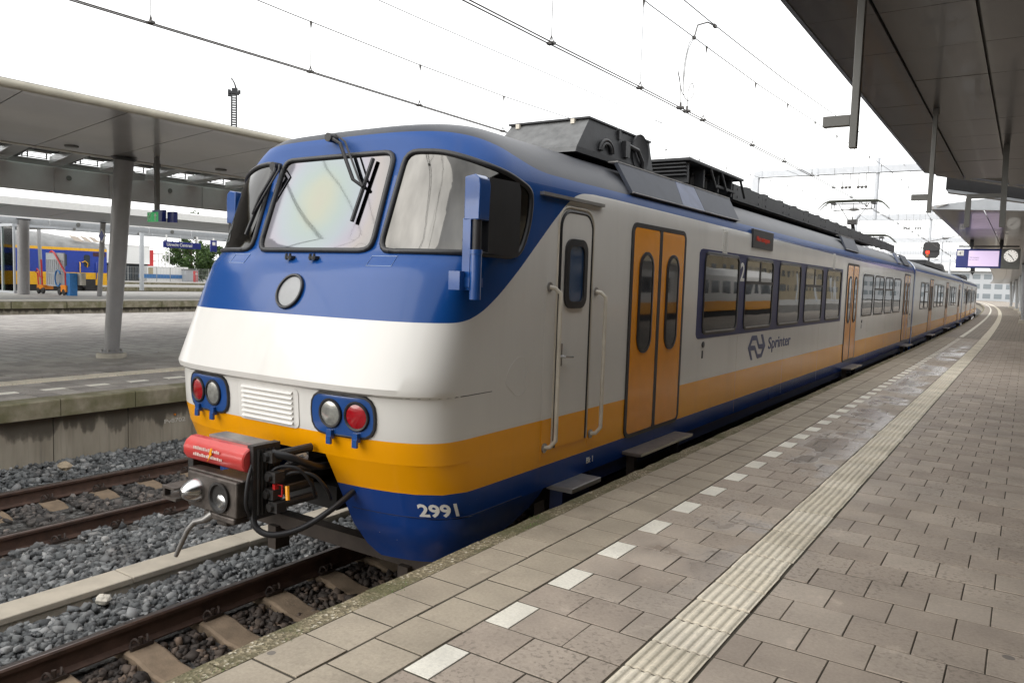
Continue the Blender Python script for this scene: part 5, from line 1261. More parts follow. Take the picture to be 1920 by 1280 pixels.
for y, w, h, z in ((2.45, .30, .85, 2.55), (4.1, .32, .85, 2.55)): b = MB(); b.loft([[(x_, y+u, z+h/2+v) for u, v in rrect(w*1.4, h*1.05, .12)] for x_ in (.001, .012)]); t2p(b, 'door_window', 'darkpane')
for y0 in (-3.2, -6.0, -9, -12): b = MB(); b.loft([[(x_, y0+u, 2.9+v) for u, v in rrect(1.3, .85, .12)] for x_ in (.001, .012)]); t2p(b, 'side_window', 'darkpane')
b = MB(); b.box((.001, 4.55, 3.32), (.010, 5.5, 3.62)); t2p(b, 'marker_window', simple('brown_marker_window', (.06, .02, .03), .3))
for y in (3.55, 4.75): b = MB(); b.tube([(.03, y, 1.65), (.10, y, 1.72), (.10, y, 2.8), (.03, y, 2.86)], .035, 8); t2p(b, 'hand_rail', YY if y < 4 else BB, 60)
b = MB(); b.tube([(.05, 3.7, 2.85), (.12, 3.9, 2.95), (.12, 4.1, 2.8), (.05, 4.1, 2.5)], .035, 8); t2p(b, 'mirror_bracket', YY, 60)
b = MB(); b.box((.0, 3.75, 1.0), (.16, 4.65, 1.62)); b.box((.05, 3.85, .6), (.25, 4.5, 1.0)); t2p(b, 'step_well', 'black')
b = MB(); b.box((-2.6, -26, .35), (-.1, 5.3, 1.18)); t2p(b, 'underframe', 'black')
b = MB(); b.lathe([(.05, 0), (.12, .2), (.12, .5), (.05, .52)], (-.5, -.6, 3.95), 'Z', 12); t2p(b, 'roof_horn', 'black', 40)

# ------------------------------------------------------------------ behind: buildings, fence, tree, crane
bd = empty('white_building', (-100, 60, 0), 0, 'white flat roofed building with dark ground floor behind the platforms', 'building')
b = MB(); b.box((-12, -14, 3.15), (0, 2.6, 5.6)); b.build('upper_storey', M['wallbox'], bd); b = MB(); b.box((-12, -14, 0), (-.4, 2.5, 3.149)); b.build('ground_floor', M['darkgrey'], bd)
for k in range(3): b = MB(); b.box((-.399, -2.4+1.5*k, .9), (-.38, -1.3+1.5*k, 2.9)); b.build('window', M['darkpane'], bd)
b = MB(); b.box((-12.2, -14.1, 5.6), (.05, 2.7, 5.72)); b.build('roof_edge', M['wallbox'], bd)
rb_ = empty('red_stairwell', (-101, 64.2, 0), 0, 'red and white stair tower beside the white building', 'building'); b = MB(); b.box((-3, -1.2, 0), (0, -.4, 5.2)); b.build('red_panel', M['redclad'], rb_)
for k in range(5): b = MB(); b.box((-.1, -.2+.55*k, 0), (0, -.08+.55*k, 4.9)); b.build('stair_post', M['rimwhite'], rb_)
for k in range(4): b = MB(); b.box((-3, -.38, 1.4+1.1*k), (-.11, 2.2, 1.5+1.1*k)); b.build('stair_landing', M['rimwhite'], rb_)
lo = empty('low_white_shed', (-99, 64.6, 0), 0, 'low white shed with blue base in front of the tree', 'building'); b = MB(); b.box((-5, -3.0, .0), (0, 3.4, 2.9)); b.build('shed_wall', M['wallbox'], lo); b = MB(); b.box((.001, -4.2, 1.2), (.06, 3.45, 1.75)); b.build('blue_base', M['cyanblue'], lo); b = MB(); b.box((.002, -2.8, 1.76), (.03, -2.1, 2.7)); b.build('door', simple('tan_door', (.4, .33, .2), .6), lo)
kb = empty('grey_kiosk', (-98, 68.0, 0), 0, 'small grey kiosk with a red post box beside it', 'building'); b = MB(); b.box((-1, -1, 0), (0, 1, 2.5)); b.build('kiosk_wall', M['column_far'], kb); b = MB(); b.box((-1.1, -1.1, 2.5), (.1, 1.1, 2.62)); b.build('kiosk_roof', M['hanger'], kb)
pb = empty('red_post', (-96, 67.2, 0), 0, 'red fire post standing in front of the grey kiosk', 'post'); b = MB(); b.cbox((-.2, -.22, 0), (.2, .22, 2.4)); b.build('post_body', M['redclad'], pb); b = MB(); b.lathe([(.001, -.02), (.15, 0), (.15, .03)], (.2, 0, 2.0), 'X', 12); b.build('white_dial', M['letter'], pb)
fn = empty('mesh_fence', (-94, 60, Z_PL), 0, 'grey steel mesh fence along the back of the farthest platform', 'fence')
for k in range(14): b = MB(); b.cyl((0, -8+2*k, -.9), (0, -8+2*k, 1.9), .04, 6); b.build('fence_post', M['fence'], fn)
for k in range(13):
    b = MB(); y0 = -8+2*k
    for j in range(9): b.box((-.01, y0+.1+.22*j, .1), (.01, y0+.115+.22*j, 1.8))
    for z in (.1, .95, 1.8): b.box((-.012, y0+.05, z), (.012, y0+1.95, z+.025))
    b.build('mesh_panel', M['fence'], fn)
def tree(x, y, h, R, label, nleaf, seed):
    t = empty('broadleaf_tree', (x, y, 0), 0, label, 'tree'); r = np.random.default_rng(seed)
    b = MB(); b.tube([(0, 0, 0), (.1, .05, h*.25), (-.05, .1, h*.5), (0, 0, h*.85)], [.28, .2, .14, .04], 8)
    for k in range(9):
        a = 2*math.pi*k/9+r.uniform(-.3, .3); z = h*(.25+.06*k); l = R*r.uniform(.5, .85); b.tube([(0, 0, z), (l*.5*math.cos(a), l*.5*math.sin(a), z+.5), (l*math.cos(a), l*math.sin(a), z+1.1)], [.09, .06, .02], 5)
    b.build('trunk', M['bark'], t, 60)
    cl = []
    for k in range(46):
        u = r.normal(size=3); u /= np.linalg.norm(u); q = u*np.array([R, R, h*.42])*r.uniform(.35, 1)**.5; cl.append((q+np.array([0, 0, h*.58]), r.uniform(.35, .85)))
    V = []; F = []
    for i in range(nleaf):
        c, cr_ = cl[r.integers(len(cl))]; p = c+r.normal(size=3)*cr_*.55; s = r.uniform(.10, .22); n = r.normal(size=3); n /= np.linalg.norm(n); u = np.cross(n, [.3, .5, .8]); u /= np.linalg.norm(u)+1e-6; w = np.cross(n, u)
        k = len(V); V += [tuple(p+u*s), tuple(p+w*s*.6), tuple(p-u*s), tuple(p-w*s*.6)]; F.append((k, k+1, k+2, k+3))
    b = MB(); b.add(V, F); me = bpy.data.meshes.new('crown'); me.from_pydata(V, [], F); me.materials.append(M['leaf']); link('crown', me, t)
tree(-103, 71.2, 6.6, 3.6, 'dark green round tree behind the low white shed', 9000, 3)
tree(-104, 77.0, 6.2, 3.4, 'green tree right of the shed, half behind the train cab', 7000, 4)
tree(-112, 78.0, 12.0, 2.2, 'taller pale green tree top above the far canopies', 5000, 5)
# climbing crane mast far away
cm_ = empty('crane_mast', (-268.5, 200, 0), math.radians(53.3), 'dark lattice crane mast rising alone far behind the left canopy', 'crane')
for x in (-.95, .95):
    for y in (-.95, .95): b = MB(); b.box((x-.28, y-.28, 0), (x+.28, y+.28, 74)); b.build('mast_leg', M['darkgrey'], cm_)
b = MB()
for k in range(56):
    z = 20+.97*k
    for s_ in (-1, 1): b.box((-.95, s_*.97-.1, z), (.95, s_*.97+.1, z+.3)); b.box((s_*.97-.1, -.95, z+.31), (s_*.97+.1, .95, z+.6))
tag(b.build('mast_lattice', M['darkgrey'], cm_), kind='stuff')
b = MB(); b.box((-1.9, -1.4, 74), (2.0, 1.4, 75.0)); b.box((-2.4, -.8, 73), (-1.2, .8, 75.6)); b.box((-.9, -1.0, 75.0), (1.4, 1.0, 76.3)); b.box((1.5, -.8, 74.4), (2.5, .8, 75.7)); b.tube([(.8, 0, 76.0), (.2, 0, 78.2), (-.9, 0, 80.2)], [.4, .3, .22], 6); b.tube([(-.9, 0, 80.2), (-1.1, 0, 80.6), (-1.0, 0, 78)], .1, 5); tag(b.build('crane_head', M['darkgrey'], cm_), kind='stuff')

# ------------------------------------------------------------------ right canopy
rc = empty('platform_canopy', (6, 10, 4.6), 0, 'dark grey panelled canopy overhead along the right platform', 'canopy'); RINV = Matrix.Translation((-6, -10, -4.6))
def rpart(b, name, mat, smooth=None):
    o = b.build(name, M[mat], None, smooth); o.parent = rc; o.matrix_parent_inverse = RINV; return o
cols = [2.925, 3.455, 4.08, 5.3, 6.6, 7.9, 9.2, 10.5, 11.8]
def yend(x): return 14.75+(x-2.925)*1.79
for i in range(len(cols)-1):
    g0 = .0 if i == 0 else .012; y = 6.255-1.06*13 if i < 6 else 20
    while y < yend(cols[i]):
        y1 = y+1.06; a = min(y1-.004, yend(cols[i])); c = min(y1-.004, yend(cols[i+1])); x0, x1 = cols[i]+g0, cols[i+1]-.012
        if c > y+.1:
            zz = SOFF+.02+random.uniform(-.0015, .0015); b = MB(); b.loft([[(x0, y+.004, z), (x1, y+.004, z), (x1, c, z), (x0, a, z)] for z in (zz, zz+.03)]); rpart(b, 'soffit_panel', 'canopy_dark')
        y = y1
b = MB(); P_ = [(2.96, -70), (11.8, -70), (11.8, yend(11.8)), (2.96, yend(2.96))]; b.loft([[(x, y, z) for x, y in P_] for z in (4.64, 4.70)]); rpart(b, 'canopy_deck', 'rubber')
b = MB(); b.box((2.93, -70, SOFF+.022), (11.8, -7.54, SOFF+.06)); b.box((8.0, -7.53, SOFF+.022), (11.8, 23, SOFF+.06)); tag(rpart(b, 'unseen_soffit', 'canopy_dark'), kind='stuff')  # unseen stretch behind and right of camera, added to shade train and platform
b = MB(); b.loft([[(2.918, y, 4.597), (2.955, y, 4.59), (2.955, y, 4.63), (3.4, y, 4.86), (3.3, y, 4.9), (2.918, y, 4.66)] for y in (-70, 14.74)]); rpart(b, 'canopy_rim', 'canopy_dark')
b = MB(); b.loft([[(3.03, 15.2, z), (9.2, 26.2, z), (9.2, 26.5, z), (3.03, 15.5, z)] for z in (4.64, 4.93)]); rpart(b, 'end_fascia', 'canopy_dark')
# cross gap beam: black trough with a pale sill between the two canopies
gb = empty('gap_trough', (3.1, 16.9, 4.6), 0, 'black trough between the two right hand canopies with a pale lower edge', 'trough')
b = MB(); b.loft([[(-.03, 0, z), (6, 10.8, z), (6, 11.2, z), (-.03, .35, z)] for z in (-.03, .26)]); b.build('trough_body', M['void_black'], gb); b = MB(); b.loft([[(0, .02, z), (5.9, 10.8, z), (5.9, 11.1, z), (0, .3, z)] for z in (-.085, -.031)]); b.build('trough_sill', M['column_far'], gb)
# hanging sign frames, now empty
HG = 'bare sign frames hanging from the right canopy'
def hanger1(y, label):
    h = empty('sign_hanger', (3.535, y, 4.598), 0, label, 'sign frame', HG)
    b = MB(); b.box((-.022, -.03, -1.13), (.022, .03, 0)); b.build('drop_post', M['hanger'], h, None, .003); b = MB(); b.box((-.185, -.028, -.99), (-.0225, .028, -.925)); b.build('side_arm', M['hanger'], h, None, .003)
    b = MB(); b.box((-.03, -.036, -.06), (.03, .036, -.001)); b.build('ceiling_shoe', M['hanger'], h)
hanger1(5.25, 'nearest grey hanging post with a short arm pointing left, cut by the top edge'); hanger1(9.72, 'second grey hanging post with a short left arm, below the canopy seam')
h = empty('sign_hanger', (4.14, 12.3, 4.598), 0, 'grey hanging frame shaped like a small gate, above the clock', 'sign frame', HG)
b = MB(); b.loft([[(-.035+d, -.035, z), (.035+d, -.035, z), (.035+d, .035, z), (-.035+d, .035, z)] for z, d in ((-1.10, .02), (0, 0))]); b.build('drop_post', M['hanger'], h); b = MB(); b.box((-.42, -.03, -.71), (-.02, .03, -.65)); b.build('side_arm', M['hanger'], h); b = MB(); b.box((-.425, -.034, -1.10), (-.36, .034, -.711)); b.build('second_post', M['hanger'], h)
# second canopy, lighter, curving away
rc2 = empty('platform_canopy', (6, 30, 4.6), 0, 'second lighter canopy further along the right platform, over the departure board', 'canopy'); R2 = Matrix.Translation((-6, -30, -4.6))
def rp2(b, n, m, s=None):
    o = b.build(n, M[m], None, s); o.parent = rc2; o.matrix_parent_inverse = R2; return o
ys = [21.0]+[21+3*k for k in range(1, 44)]
def cxx(y): return curve_x(y)
for j in range(len(ys)-1):
    for a, c in ((2.44, 3.5), (3.5, 4.7), (4.7, 6.4), (6.4, 8.6)):
        y0, y1 = ys[j], ys[j+1]; s0 = .45*(a-2.44) if j == 0 else 0; s1 = .45*(c-2.44) if j == 0 else 0
        b = MB(); b.loft([[(a+.01+cxx(y0), y0+s0+.008, z), (c-.01+cxx(y0), y0+s1+.008, z), (c-.01+cxx(y1), y1-.008, z), (a+.01+cxx(y1), y1-.008, z)] for z in (4.6, 4.63)]); rp2(b, 'soffit_panel', 'canopy')
b = MB(); b.loft([[(2.43+cxx(y), y, 4.59), (2.47+cxx(y), y, 4.585), (2.8+cxx(y), y, 4.72), (2.43+cxx(y), y, 4.66)] for y in ys]); rp2(b, 'canopy_rim', 'canopy')
b = MB(); b.loft([[(2.44+cxx(y), y, 4.64), (8.6+cxx(y), y, 4.64), (8.6+cxx(y), y, 4.70), (2.44+cxx(y), y, 4.70)] for y in ys[1:]]); rp2(b, 'canopy_deck', 'rubber')
b = MB(); b.loft([[(2.5, 20.98, 4.59), (2.5, 20.98, 4.68), (8.6, 23.8, 5.75), (8.6, 23.8, 4.59)], [(2.5, 21.06, 4.59), (2.5, 21.06, 4.68), (8.6, 23.9, 5.75), (8.6, 23.9, 4.59)]]); rp2(b, 'end_fascia', 'column_far')
# departure board with clock
BY = 33.0
db = empty('departure_board', (3.0, BY, 3.92), 0, 'blue hanging departure board with lit lilac screen reading Niet instappen', 'departure board')
b = MB(); b.cbox((-.80, 0, -.35), (.62, .22, .35)); b.build('board_body', M['signblue'], db, None, .02)
b = MB(); b.box((-.40, -.006, -.28), (.55, -.001, .28)); b.build('screen', M['screen'], db)
b = MB(); b.box((-.77, -.006, .10), (-.56, -.001, .30)); b.build('number_plate', M['letter'], db); lettering('4', .15, M['ink'], db, FRONT_X, (-.72, -.008, .14)); lettering('a', .06, M['ink'], db, FRONT_X, (-.63, -.008, .22))
lettering('Niet instappen', .052, M['ink'], db, FRONT_X, (-.37, -.008, .02)); lettering('Do not board', .052, M['ink'], db, FRONT_X, (-.37, -.008, -.06))
b = MB(); b.box((-.75, .06, .42), (1.15, .14, .47)); b.build('support_beam', M['rubber'], db)
for x in (-.33, .60): b = MB(); b.box((x-.06, .05, .47), (x+.06, .15, .69)); b.build('hanger', M['rubber'], db); b = MB(); b.box((x-.04, .06, .35), (x+.04, .14, .42)); b.build('hanger', M['rubber'], db)
b = MB(); b.box((-.31, .02, -.48), (-.17, .16, -.351)); b.prism([(-.30, -.50), (-.18, -.50), (-.24, -.62)], 'Y', .08, .10); b.build('camera_unit', M['rubber'], db)
ck = empty('station_clock', (3.91, BY, 3.92), 0, 'white faced station clock in a grey box right of the departure board', 'clock')
b = MB(); b.cbox((-.285, 0, -.36), (.285, .22, .36)); b.build('clock_housing', M['clockgrey'], ck, None, .02)
b = MB(); b.lathe([(.215, 0), (.215, .004), (.21, .006), (.001, .006)], (0, 0, .10), 'Y', 32); b.build('clock_face', M['clockface'], ck)
for k in range(12):
    a = 2*math.pi*k/12; b = MB(); b.tube([(math.sin(a)*.16, -.008, .10+math.cos(a)*.16), (math.sin(a)*.195, -.008, .10+math.cos(a)*.195)], .008, 4); b.build('hour_mark', M['ink'], ck)
for a, l, r in ((math.radians(145), .17, .011), (math.radians(312), .12, .014)): b = MB(); b.tube([(-math.sin(a)*.03, -.012, .10-math.cos(a)*.03), (math.sin(a)*l, -.012, .10+math.cos(a)*l)], r, 4); b.build('clock_hand', M['ink'], ck)

# leaning V columns of the second canopy
VG = 'leaning columns under the second right canopy'
for k, (y, x) in enumerate(((58, 4.05), (74, 3.95), (92, 3.7), (112, 3.1), (134, 2.2))):
    c = empty('v_column', (x+.35, y, Z_PL), 0, ['nearest leaning pale column pair on a block foot at the right edge', 'second leaning pale column pair along the right platform', 'third leaning pale column pair along the right platform', 'fourth leaning column pair, small in the distance', 'farthest leaning column pair at the bend'][k], 'column', VG)
    b = MB(); b.tube([(0, -.3, .25), (-.15, -1.7, 3.71)], [.13, .17], 14); b.build('column_leg', M['column_far'], c, 60); b = MB(); b.tube([(.05, .3, .25), (.25, 1.7, 3.71)], [.13, .17], 14); b.build('column_leg', M['column_far'], c, 60)
    b = MB(); b.cbox((-.25, -.55, 0), (.3, .55, .26), .02); b.build('column_foot', M['concrete'], c)

# ------------------------------------------------------------------ overhead line
def wire_pts(f, y0, y1, n): return [f(y) for y in np.linspace(y0, y1, n)]
def line(name, label, X, zc, zm, drops, group=None):
    w = empty('overhead_line', (X, 0, 0), 0, label, 'overhead wire', group)
    for dx in (-.028, .028): b = MB(); b.tube([(dx+curve_x(y), y, zc(y)) for y in np.linspace(-6, 150, 60)], .0085, 6); b.build('contact_wire', M['copper'], w)
    b = MB(); b.tube([(curve_x(y), y, zm(y)) for y in np.linspace(-6, 150, 60)], .0075, 6); b.build('messenger_wire', M['wire'], w)
    for y in drops:
        b = MB(); b.tube([(curve_x(y), y, zc(y)+.03), (curve_x(y), y, zm(y))], .0045, 5); d = b.build('dropper', M['wire'], w)
        b = MB(); c = curve_x(y); b.box((c-.045, y-.03, zc(y)-.012), (c+.045, y+.03, zc(y)+.014)); b.tube([(c-.03, y, zc(y)+.012), (c, y, zc(y)+.085), (c+.03, y, zc(y)+.012)], .007, 5); b.lathe([(.006, -.09), (.018, -.02), (.02, 0), (.01, .012)], (c, y, zm(y)), 'Z', 8); b.build('dropper_clamp', M['wire'], d)
    return w
ip = lambda t: (lambda y: float(np.interp(y, *zip(*t))))
line('l', 'pair of overhead wires with droppers above the empty left track', -4.154, ip([(-6, 5.36), (4.3, 5.385), (5.2, 5.41), (12, 5.44), (40, 5.46), (150, 5.5)]), ip([(-6, 6.4), (3, 6.2), (6.7, 6.12), (10, 6.087), (12.4, 6.10), (15.2, 6.18), (22, 6.4), (36, 7.0), (60, 6.2), (88, 7), (150, 6.3)]), [-4.4, -2, .4, 2.8, 5.22, 7.61, 9.96, 12.42, 15.2]+[17.8+2.6*k for k in range(30)], 'overhead wires of the two tracks')
zcR = ip([(-6, 5.08), (5.8, 5.136), (9.6, 5.195), (14.6, 5.25), (19.4, 5.31), (40, 5.36), (150, 5.4)]); zmR = ip([(-6, 6.9), (2, 6.5), (9.7, 6.334), (14.7, 6.397), (19.6, 6.58), (30, 7.0), (36, 7.15), (58, 6.1), (84, 7.15), (110, 6.2), (150, 7)])
rl = line('r', 'pair of overhead wires with droppers directly above the train', 0, zcR, zmR, [-2.4, 0, 2.6, 4.95, 7.34, 9.65, 12.05, 14.7, 17.0, 19.5]+[22+2.5*k for k in range(30)], 'overhead wires of the two tracks')
# current jumper with loops above the train
b = MB(); y = 12.36
b.tube([(0, 12.36, 6.774), (-.02, 12.1, 6.76), (-.05, 11.75, 6.62), (0, 11.5, 6.355)], .012, 6)
def spl(pts):
    pts = [Vector(p) for p in pts]; Q = []
    for i in range(len(pts)-1):
        p0, p1, p2, p3 = pts[max(i-1, 0)], pts[i], pts[i+1], pts[min(i+2, len(pts)-1)]
        for t in np.linspace(0, 1, 7)[:-1]: Q.append(.5*((2*p1)+(p2-p0)*t+(2*p0-5*p1+4*p2-p3)*t*t+(3*p1-p0-3*p2+p3)*t**3))
    return Q+[pts[-1]]
b.tube(spl([(0, 11.5, 6.355), (0, 11.3, 6.2), (0, 11.15, 5.8), (0, 11.2, 5.45), (0, 11.1, 5.48), (0, 10.95, 5.68), (0, 10.93, 5.72), (0, 11.02, 5.6), (0, 11.08, 5.4), (0, 11.09, 5.215)]), .006, 5)
b.tube(spl([(0, 11.5, 6.355), (0, 11.28, 6.1), (0, 11.18, 5.7), (0, 11.22, 5.42), (0, 11.42, 5.40), (0, 11.6, 5.55), (0, 11.52, 5.68), (0, 11.38, 5.55), (0, 11.36, 5.36), (0, 11.35, 5.22)]), .006, 5)
for yy in (11.09, 11.35): b.box((-.05, yy-.035, 5.205), (.05, yy+.035, 5.24)); b.cyl((0, yy, 5.24), (0, yy, 5.30), .018, 6)
b.box((-.02, 12.32, 6.75), (.02, 12.42, 6.80)); b.box((-.02, 11.46, 6.335), (.02, 11.54, 6.375)); b.build('jumper_cable', M['wire'], rl, 60)
def feeder(X, f, label, jump=None):
    w = empty('feeder_wire', (X, 0, 0), 0, label, 'overhead wire'); b = MB(); b.tube([(curve_x(y), y, f(y)) for y in np.linspace(-6, 150, 70)], .0085 if X == 0 else .007, 6); b.build('feeder_cable', M['wire'], w)
    if jump: b = MB(); b.tube(spl(jump), .006, 5); b.build('jumper_cable', M['wire'], w)
feeder(-4.154, ip([(-6, 6.75), (9, 6.818), (20, 6.99), (36, 7.6), (60, 7), (88, 7.7), (150, 7)]), 'thin feeder wire high above the left track with a curved jumper', [(0, 20, 6.99), (0, 19.6, 6.97), (0, 19.0, 6.8), (0, 18.7, 6.5), (0, 18.65, 6.3)])
feeder(0, ip([(-6, 6.7), (11, 6.753), (16.2, 6.883), (36, 7.82), (58, 6.9), (84, 7.8), (150, 7)]), 'thicker feeder wire above the train running under the canopy edge')
# gantries
def gantry(y, x0, x1, zb, zt, posts, hangs, label, legs=(), cant=()):
    g = empty('catenary_gantry', (0, y, 0), 0, label, 'gantry', 'overhead line gantries over the tracks')
    b = MB(); b.box((x0, -.14, zb), (x1, .14, zt)); b.build('gantry_beam', M['gantry'], g)
    for x in np.arange(x0+.3, x1, 2.4): b = MB(); b.box((x-.05, -.16, zb-.02), (x+.05, .16, zt+.02)); b.build('beam_flange', M['gantry'], g)
    for x in legs: b = MB(); b.box((x-.14, -.14, -.3), (x+.14, .14, zb)); b.build('gantry_leg', M['gantry'], g)
    for x, z0, z1 in posts: b = MB(); b.cyl((x, 0, z0), (x, 0, z1), .085, 12); b.build('drop_post', M['gantry'], g, 60)
    for x in hangs:
        b = MB(); w = .15
        for dx in (-w, w): b.cyl((x+dx, 0, zb-.55), (x+dx, 0, zt+.04), .014, 6)
        b.cyl((x-w-.06, 0, zb-.55), (x+w+.06, 0, zb-.55), .018, 6)
        for dx in (-w, 0, w): b.lathe([(.02, -.06), (.06, -.03), (.06, .03), (.02, .06)], (x+dx, 0, zb-.57), 'X', 8)
        b.build('insulator_hanger', M['wire'], g, 40)
    for p in cant: b = MB(); b.tube(p, .022, 6); b.lathe([(.03, -.2), (.06, -.1), (.06, .1), (.03, .2)], tuple((Vector(p[0])+Vector(p[1]))/2), 'X', 8); b.build('cantilever_arm', M['wire'], g, 60)
gantry(35.4, -6.15, 9, 7.54, 7.82, [(-1.05, 5.6, 8.15)], [-2.25, -1.62], 'pale overhead line gantry nearest, above the train pantograph', (-6.1,), [[(-2.7, 0, 6.0), (-1.05, 0, 6.06)]])
gantry(59, -6.05, 9, 7.55, 7.95, [(-1.25, 4.6, 8.2)], [-2.7, -2.0], 'second pale gantry behind the raised pantograph', (-6.0,), [[(-1.25, 0, 6.1), (.6, 0, 6.5)]])
gantry(84, -9.5, 8, 7.5, 7.95, [(-2.6, 4.8, 8.2)], [-4.2], 'third pale gantry further along the line', (-9.2,), [[(-4.2, 0, 6.0), (-2.6, 0, 6.1)]])
gantry(112, -12, 6, 7.5, 8.0, [(-4, 4.8, 8.2)], [-5.5], 'fourth pale gantry, thin in the distance', (-11.8,))
gantry(140, -16, 3, 7.5, 8.1, [(-6, 4.8, 8.2)], [-7.5], 'farthest gantry near the bend of the line', (-15.8,))
# colour light signal on the drop post of the second gantry
sgn = empty('railway_signal', (-1.0, 57.8, 5.45), 0, 'black signal box with a lit red lamp hanging above the last cars', 'signal')
b = MB(); b.loft([[(x*.48, y, z*.52) for x, z in ((-1, -.55), (-.6, -1), (.6, -1), (1, -.55), (1, .75), (.75, 1), (-.75, 1), (-1, .75))] for y in (0, .25)]); b.build('signal_housing', M['black'], sgn)
b = MB(); b.box((-.42, -.10, -.05), (.44, .0, .40)); b.build('lamp_hood', M['rubber'], sgn)
for z, m in ((-.14, 'signal_red'),): b = MB(); b.lathe([(.11, 0), (.09, .02), (.001, .03)], (-.20, -.012, z), 'Y', 18); b.build('red_lamp', M[m], sgn, 60)
b = MB(); b.lathe([(.09, 0), (.001, .02)], (-.20, -.012, -.36), 'Y', 14); b.build('dark_lamp', simple('amber_lens', (.25, .10, .02), .3), sgn, 60); b = MB(); b.cyl((-.1, .1, -.72), (-.1, .1, -.52), .05, 8); b.box((-.35, .26, -.1), (-.15, 1.2, .1)); b.build('signal_bracket', M['black'], sgn)
s2 = empty('railway_signal', (-4.6, 150, 2.6), 0, 'small distant red signal at the bend of the line', 'signal'); b = MB(); b.box((-.4, 0, -.9), (.4, .3, .9)); b.build('signal_housing', M['black'], s2); b = MB(); b.lathe([(.28, 0), (.001, .05)], (0, -.02, .1), 'Y', 14); b.build('red_lamp', M['signal_red'], s2, 60); b = MB(); b.cyl((0, .15, -2.9), (0, .15, -.9), .1, 8); b.build('signal_mast', M['gantry'], s2)

# ------------------------------------------------------------------ the other side of the right platform (seen mirrored in the train)
tag(wall_strip(12.98, -.4, Z_PL-.03, YS, M['wall'], 'platform_wall', plat))
t3 = empty('opposite_train', (15.2, -25, 0), 0, 'yellow and white train on the far side of the right platform, mirrored in the windows', 'train')
def t3p(b, n, m): return b.build(n, m if not isinstance(m, str) else M[m], t3)
for k in range(4):
    y0 = k*22.4
    b = MB(); b.loft([[(x, y, z) for x, z in ((0, 1.62), (0, 3.35), (.25, 3.75), (1, 3.9), (1.8, 3.9), (2.6, 3.75), (2.84, 3.35), (2.84, 1.62))] for y in (y0, y0+22)]); t3p(b, 'car_body', 'white')
    b = MB(); b.box((-.004, y0, 1.0), (2.844, y0+22, 1.619)); t3p(b, 'yellow_band', 'yellow'); b = MB(); b.box((.15, y0+.3, .3), (2.7, y0+21.7, .999)); t3p(b, 'underframe', 'black')
    for j in range(9): b = MB(); b.box((-.012, y0+1.2+2.3*j, 2.15), (-.003, y0+2.8+2.3*j, 3.0)); t3p(b, 'side_window', 'darkpane')
    for j in (1, 5): b = MB(); b.box((-.02, y0+.55+2.3*j+.3, 1.1), (-.013, y0+1.15+2.3*j, 3.1)); t3p(b, 'side_door', 'door_orange')
ob = empty('office_building', (48, 40, 0), 0, 'long tan office block across the tracks, mirrored in the train windows', 'building')
b = MB(); b.box((0, -120, 0), (14, 230, 15)); b.build('wall', M['facade'], ob)
wm_ = MB(); wm_.box((-.06, -1.1, 0), (.0, 1.1, 1.5)); wme = wm_.mesh('window', M['darkpane'])
for fl in range(4):
    for k in range(60): o = link('window', wme, ob); o.location = (-.002, -116+5.6*k, 2.2+3.4*fl)
pc = empty('platform_canopy', (24, 30, 4.6), 0, 'unseen grey canopy slab added on the right to block sky light', 'canopy'); b = MB(); b.box((-12.1, -100, .12), (7, 20, .42)); b.build('sky_block_slab', M['canopy'], pc)  # unseen slab added over the right tracks, keeps sky light off the train
for k in range(16): b = MB(); b.cyl((0, -55+12*k, -3.7), (.6, -54+12*k, 0), .16, 12); b.build('canopy_column', M['column_far'], pc, 40)
pl5 = empty('platform', (24, 30, 0), kind='structure', label='next platform to the right'); b = MB(); b.box((-4.5, -60, -.4), (7, 140, Z_PL)); b.build('platform_deck', M['far_paving_pale'], pl5)

# ------------------------------------------------------------------ far end of the line
st = empty('station_hall', (2, 300, 0), 0, 'grey glassy station building closing the view at the bend', 'building')
b = MB(); b.box((-60, 0, 0), (50, 30, 10.5)); b.build('hall_wall', M['column_far'], st); b = MB(); b.box((-61, -1.5, 10.5), (51, 30, 11)); b.build('hall_roof', M['rimwhite'], st)
for k in range(34):
    for j in range(3): b = MB(); b.box((-58+3.2*k, -.06, 1.6+3.2*j), (-55.8+3.2*k, 0, 3.2+3.2*j)); b.build('window', M['hazedpane'], st)
rt_ = empty('red_engine', (-11.5, 225, 0), 0, 'small orange red rail vehicle far away at the bend', 'rail vehicle')
b = MB(); b.cbox((-1.5, 0, .9), (1.5, 9, 3.9), .15); b.build('engine_body', simple('faded_orange_paint', (.65, .16, .10), .5), rt_); b = MB(); b.box((-1.1, -.05, 2.5), (1.1, 0, 3.4)); b.build('windscreen', M['darkpane'], rt_); b = MB(); b.lathe([(.25, 0), (.001, .05)], (-1.0, -.02, 1.5), 'Y', 12); b.build('headlight', NT('lit_headlight').set(color=(1, .7, .2), ecol=(1, .75, .25), estr=6).m, rt_); b = MB(); b.box((-1.3, .5, .3), (1.3, 8.5, .899)); b.build('underframe', M['black'], rt_)

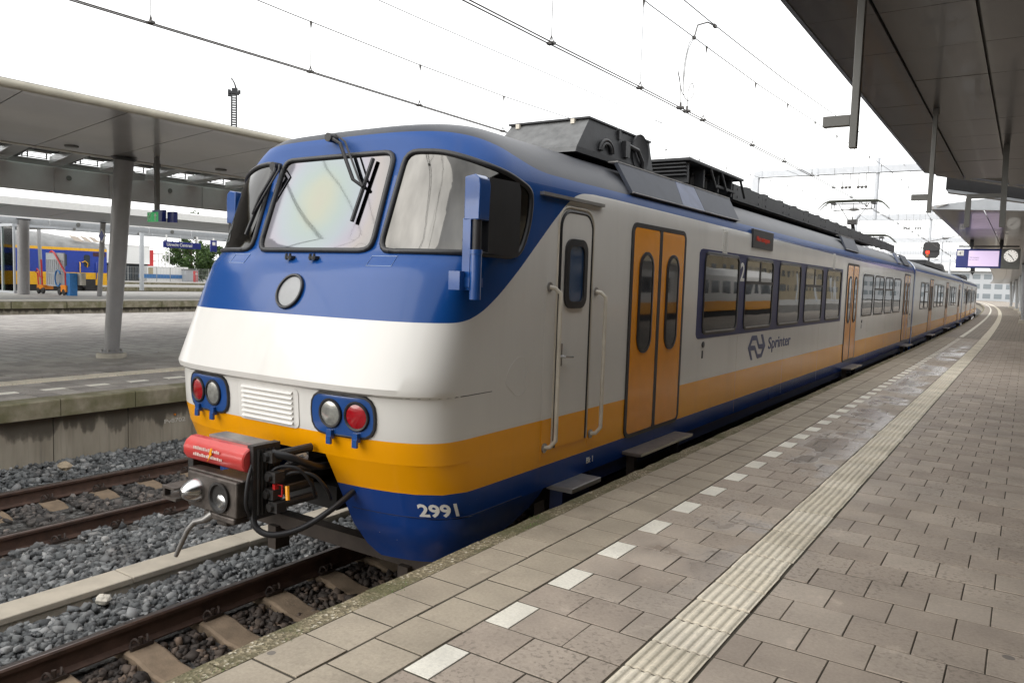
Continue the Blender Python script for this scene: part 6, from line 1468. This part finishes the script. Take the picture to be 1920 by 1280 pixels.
# ------------------------------------------------------------------ small finds
def pebble(name, x, y, z, r, mat, label, seed):
    q = np.random.default_rng(seed); b = MB(); b.lathe([(.001, -.7*r), (.7*r, -.5*r), (r, 0), (.75*r, .45*r), (.001, .65*r)], (0, 0, 0), 'Z', 9); b.v = [tuple(np.array(v)*q.uniform(.8, 1.2, 3)) for v in b.v]
    o = b.build(name, mat); o.location = (x, y, z); o.rotation_euler = (q.uniform(-.3, .3), q.uniform(-.3, .3), q.uniform(0, 3)); return tag(o, label, 'stone')
pale_ = simple('pale_limestone', (.62, .58, .50), .8, var=.1)
pebble('pale_stone', -1.48, 3.18, -.085, .062, pale_, 'white stone lying against the near side of the beige cable duct', 1)
pebble('pale_stone', -5.30, 4.75, .09, .085, simple('tan_stone', (.42, .34, .24), .85), 'tan lump of stone on the ballast by the left platform wall', 2)
lf = MB(); lf.loft([[(0, -.035, 0), (.022, 0, .004), (0, .04, .002), (-.02, 0, .006)], [(0, -.034, .001), (.021, 0, .005), (0, .039, .003), (-.019, 0, .007)]]); o = lf.build('fallen_leaf', simple('yellow_leaf', (.62, .42, .12), .6)); o.location = (.12, 4.05, -.185); tag(o, 'small yellow leaf on the dark ballast under the platform edge', 'leaf')
wv = []; wf = []; q = np.random.default_rng(5)
for cx_, cy_, n_ in ((1.79, 2.36, 26), (1.80, 3.02, 14), (1.79, 4.42, 30), (1.70, 4.55, 18), (1.80, 6.1, 12), (1.79, 1.95, 16)):
    for i in range(n_):
        x, y = cx_+q.normal()*.016, cy_+q.normal()*.05; h = q.uniform(.008, .026); dx, dy = q.normal(size=2)*.010; k = len(wv); wv += [(x-.002, y, Z_PL-.012), (x+.002, y+.002, Z_PL-.012), (x+dx, y+dy, Z_PL-.006+h)]; wf.append((k, k+1, k+2))
me = bpy.data.meshes.new('weeds'); me.from_pydata(wv, [], wf); me.materials.append(simple('weed_green', (.09, .17, .03), .7, var=.3)); tag(link('weeds', me), 'tiny green weeds growing in the joint along the platform edge', kind='stuff')
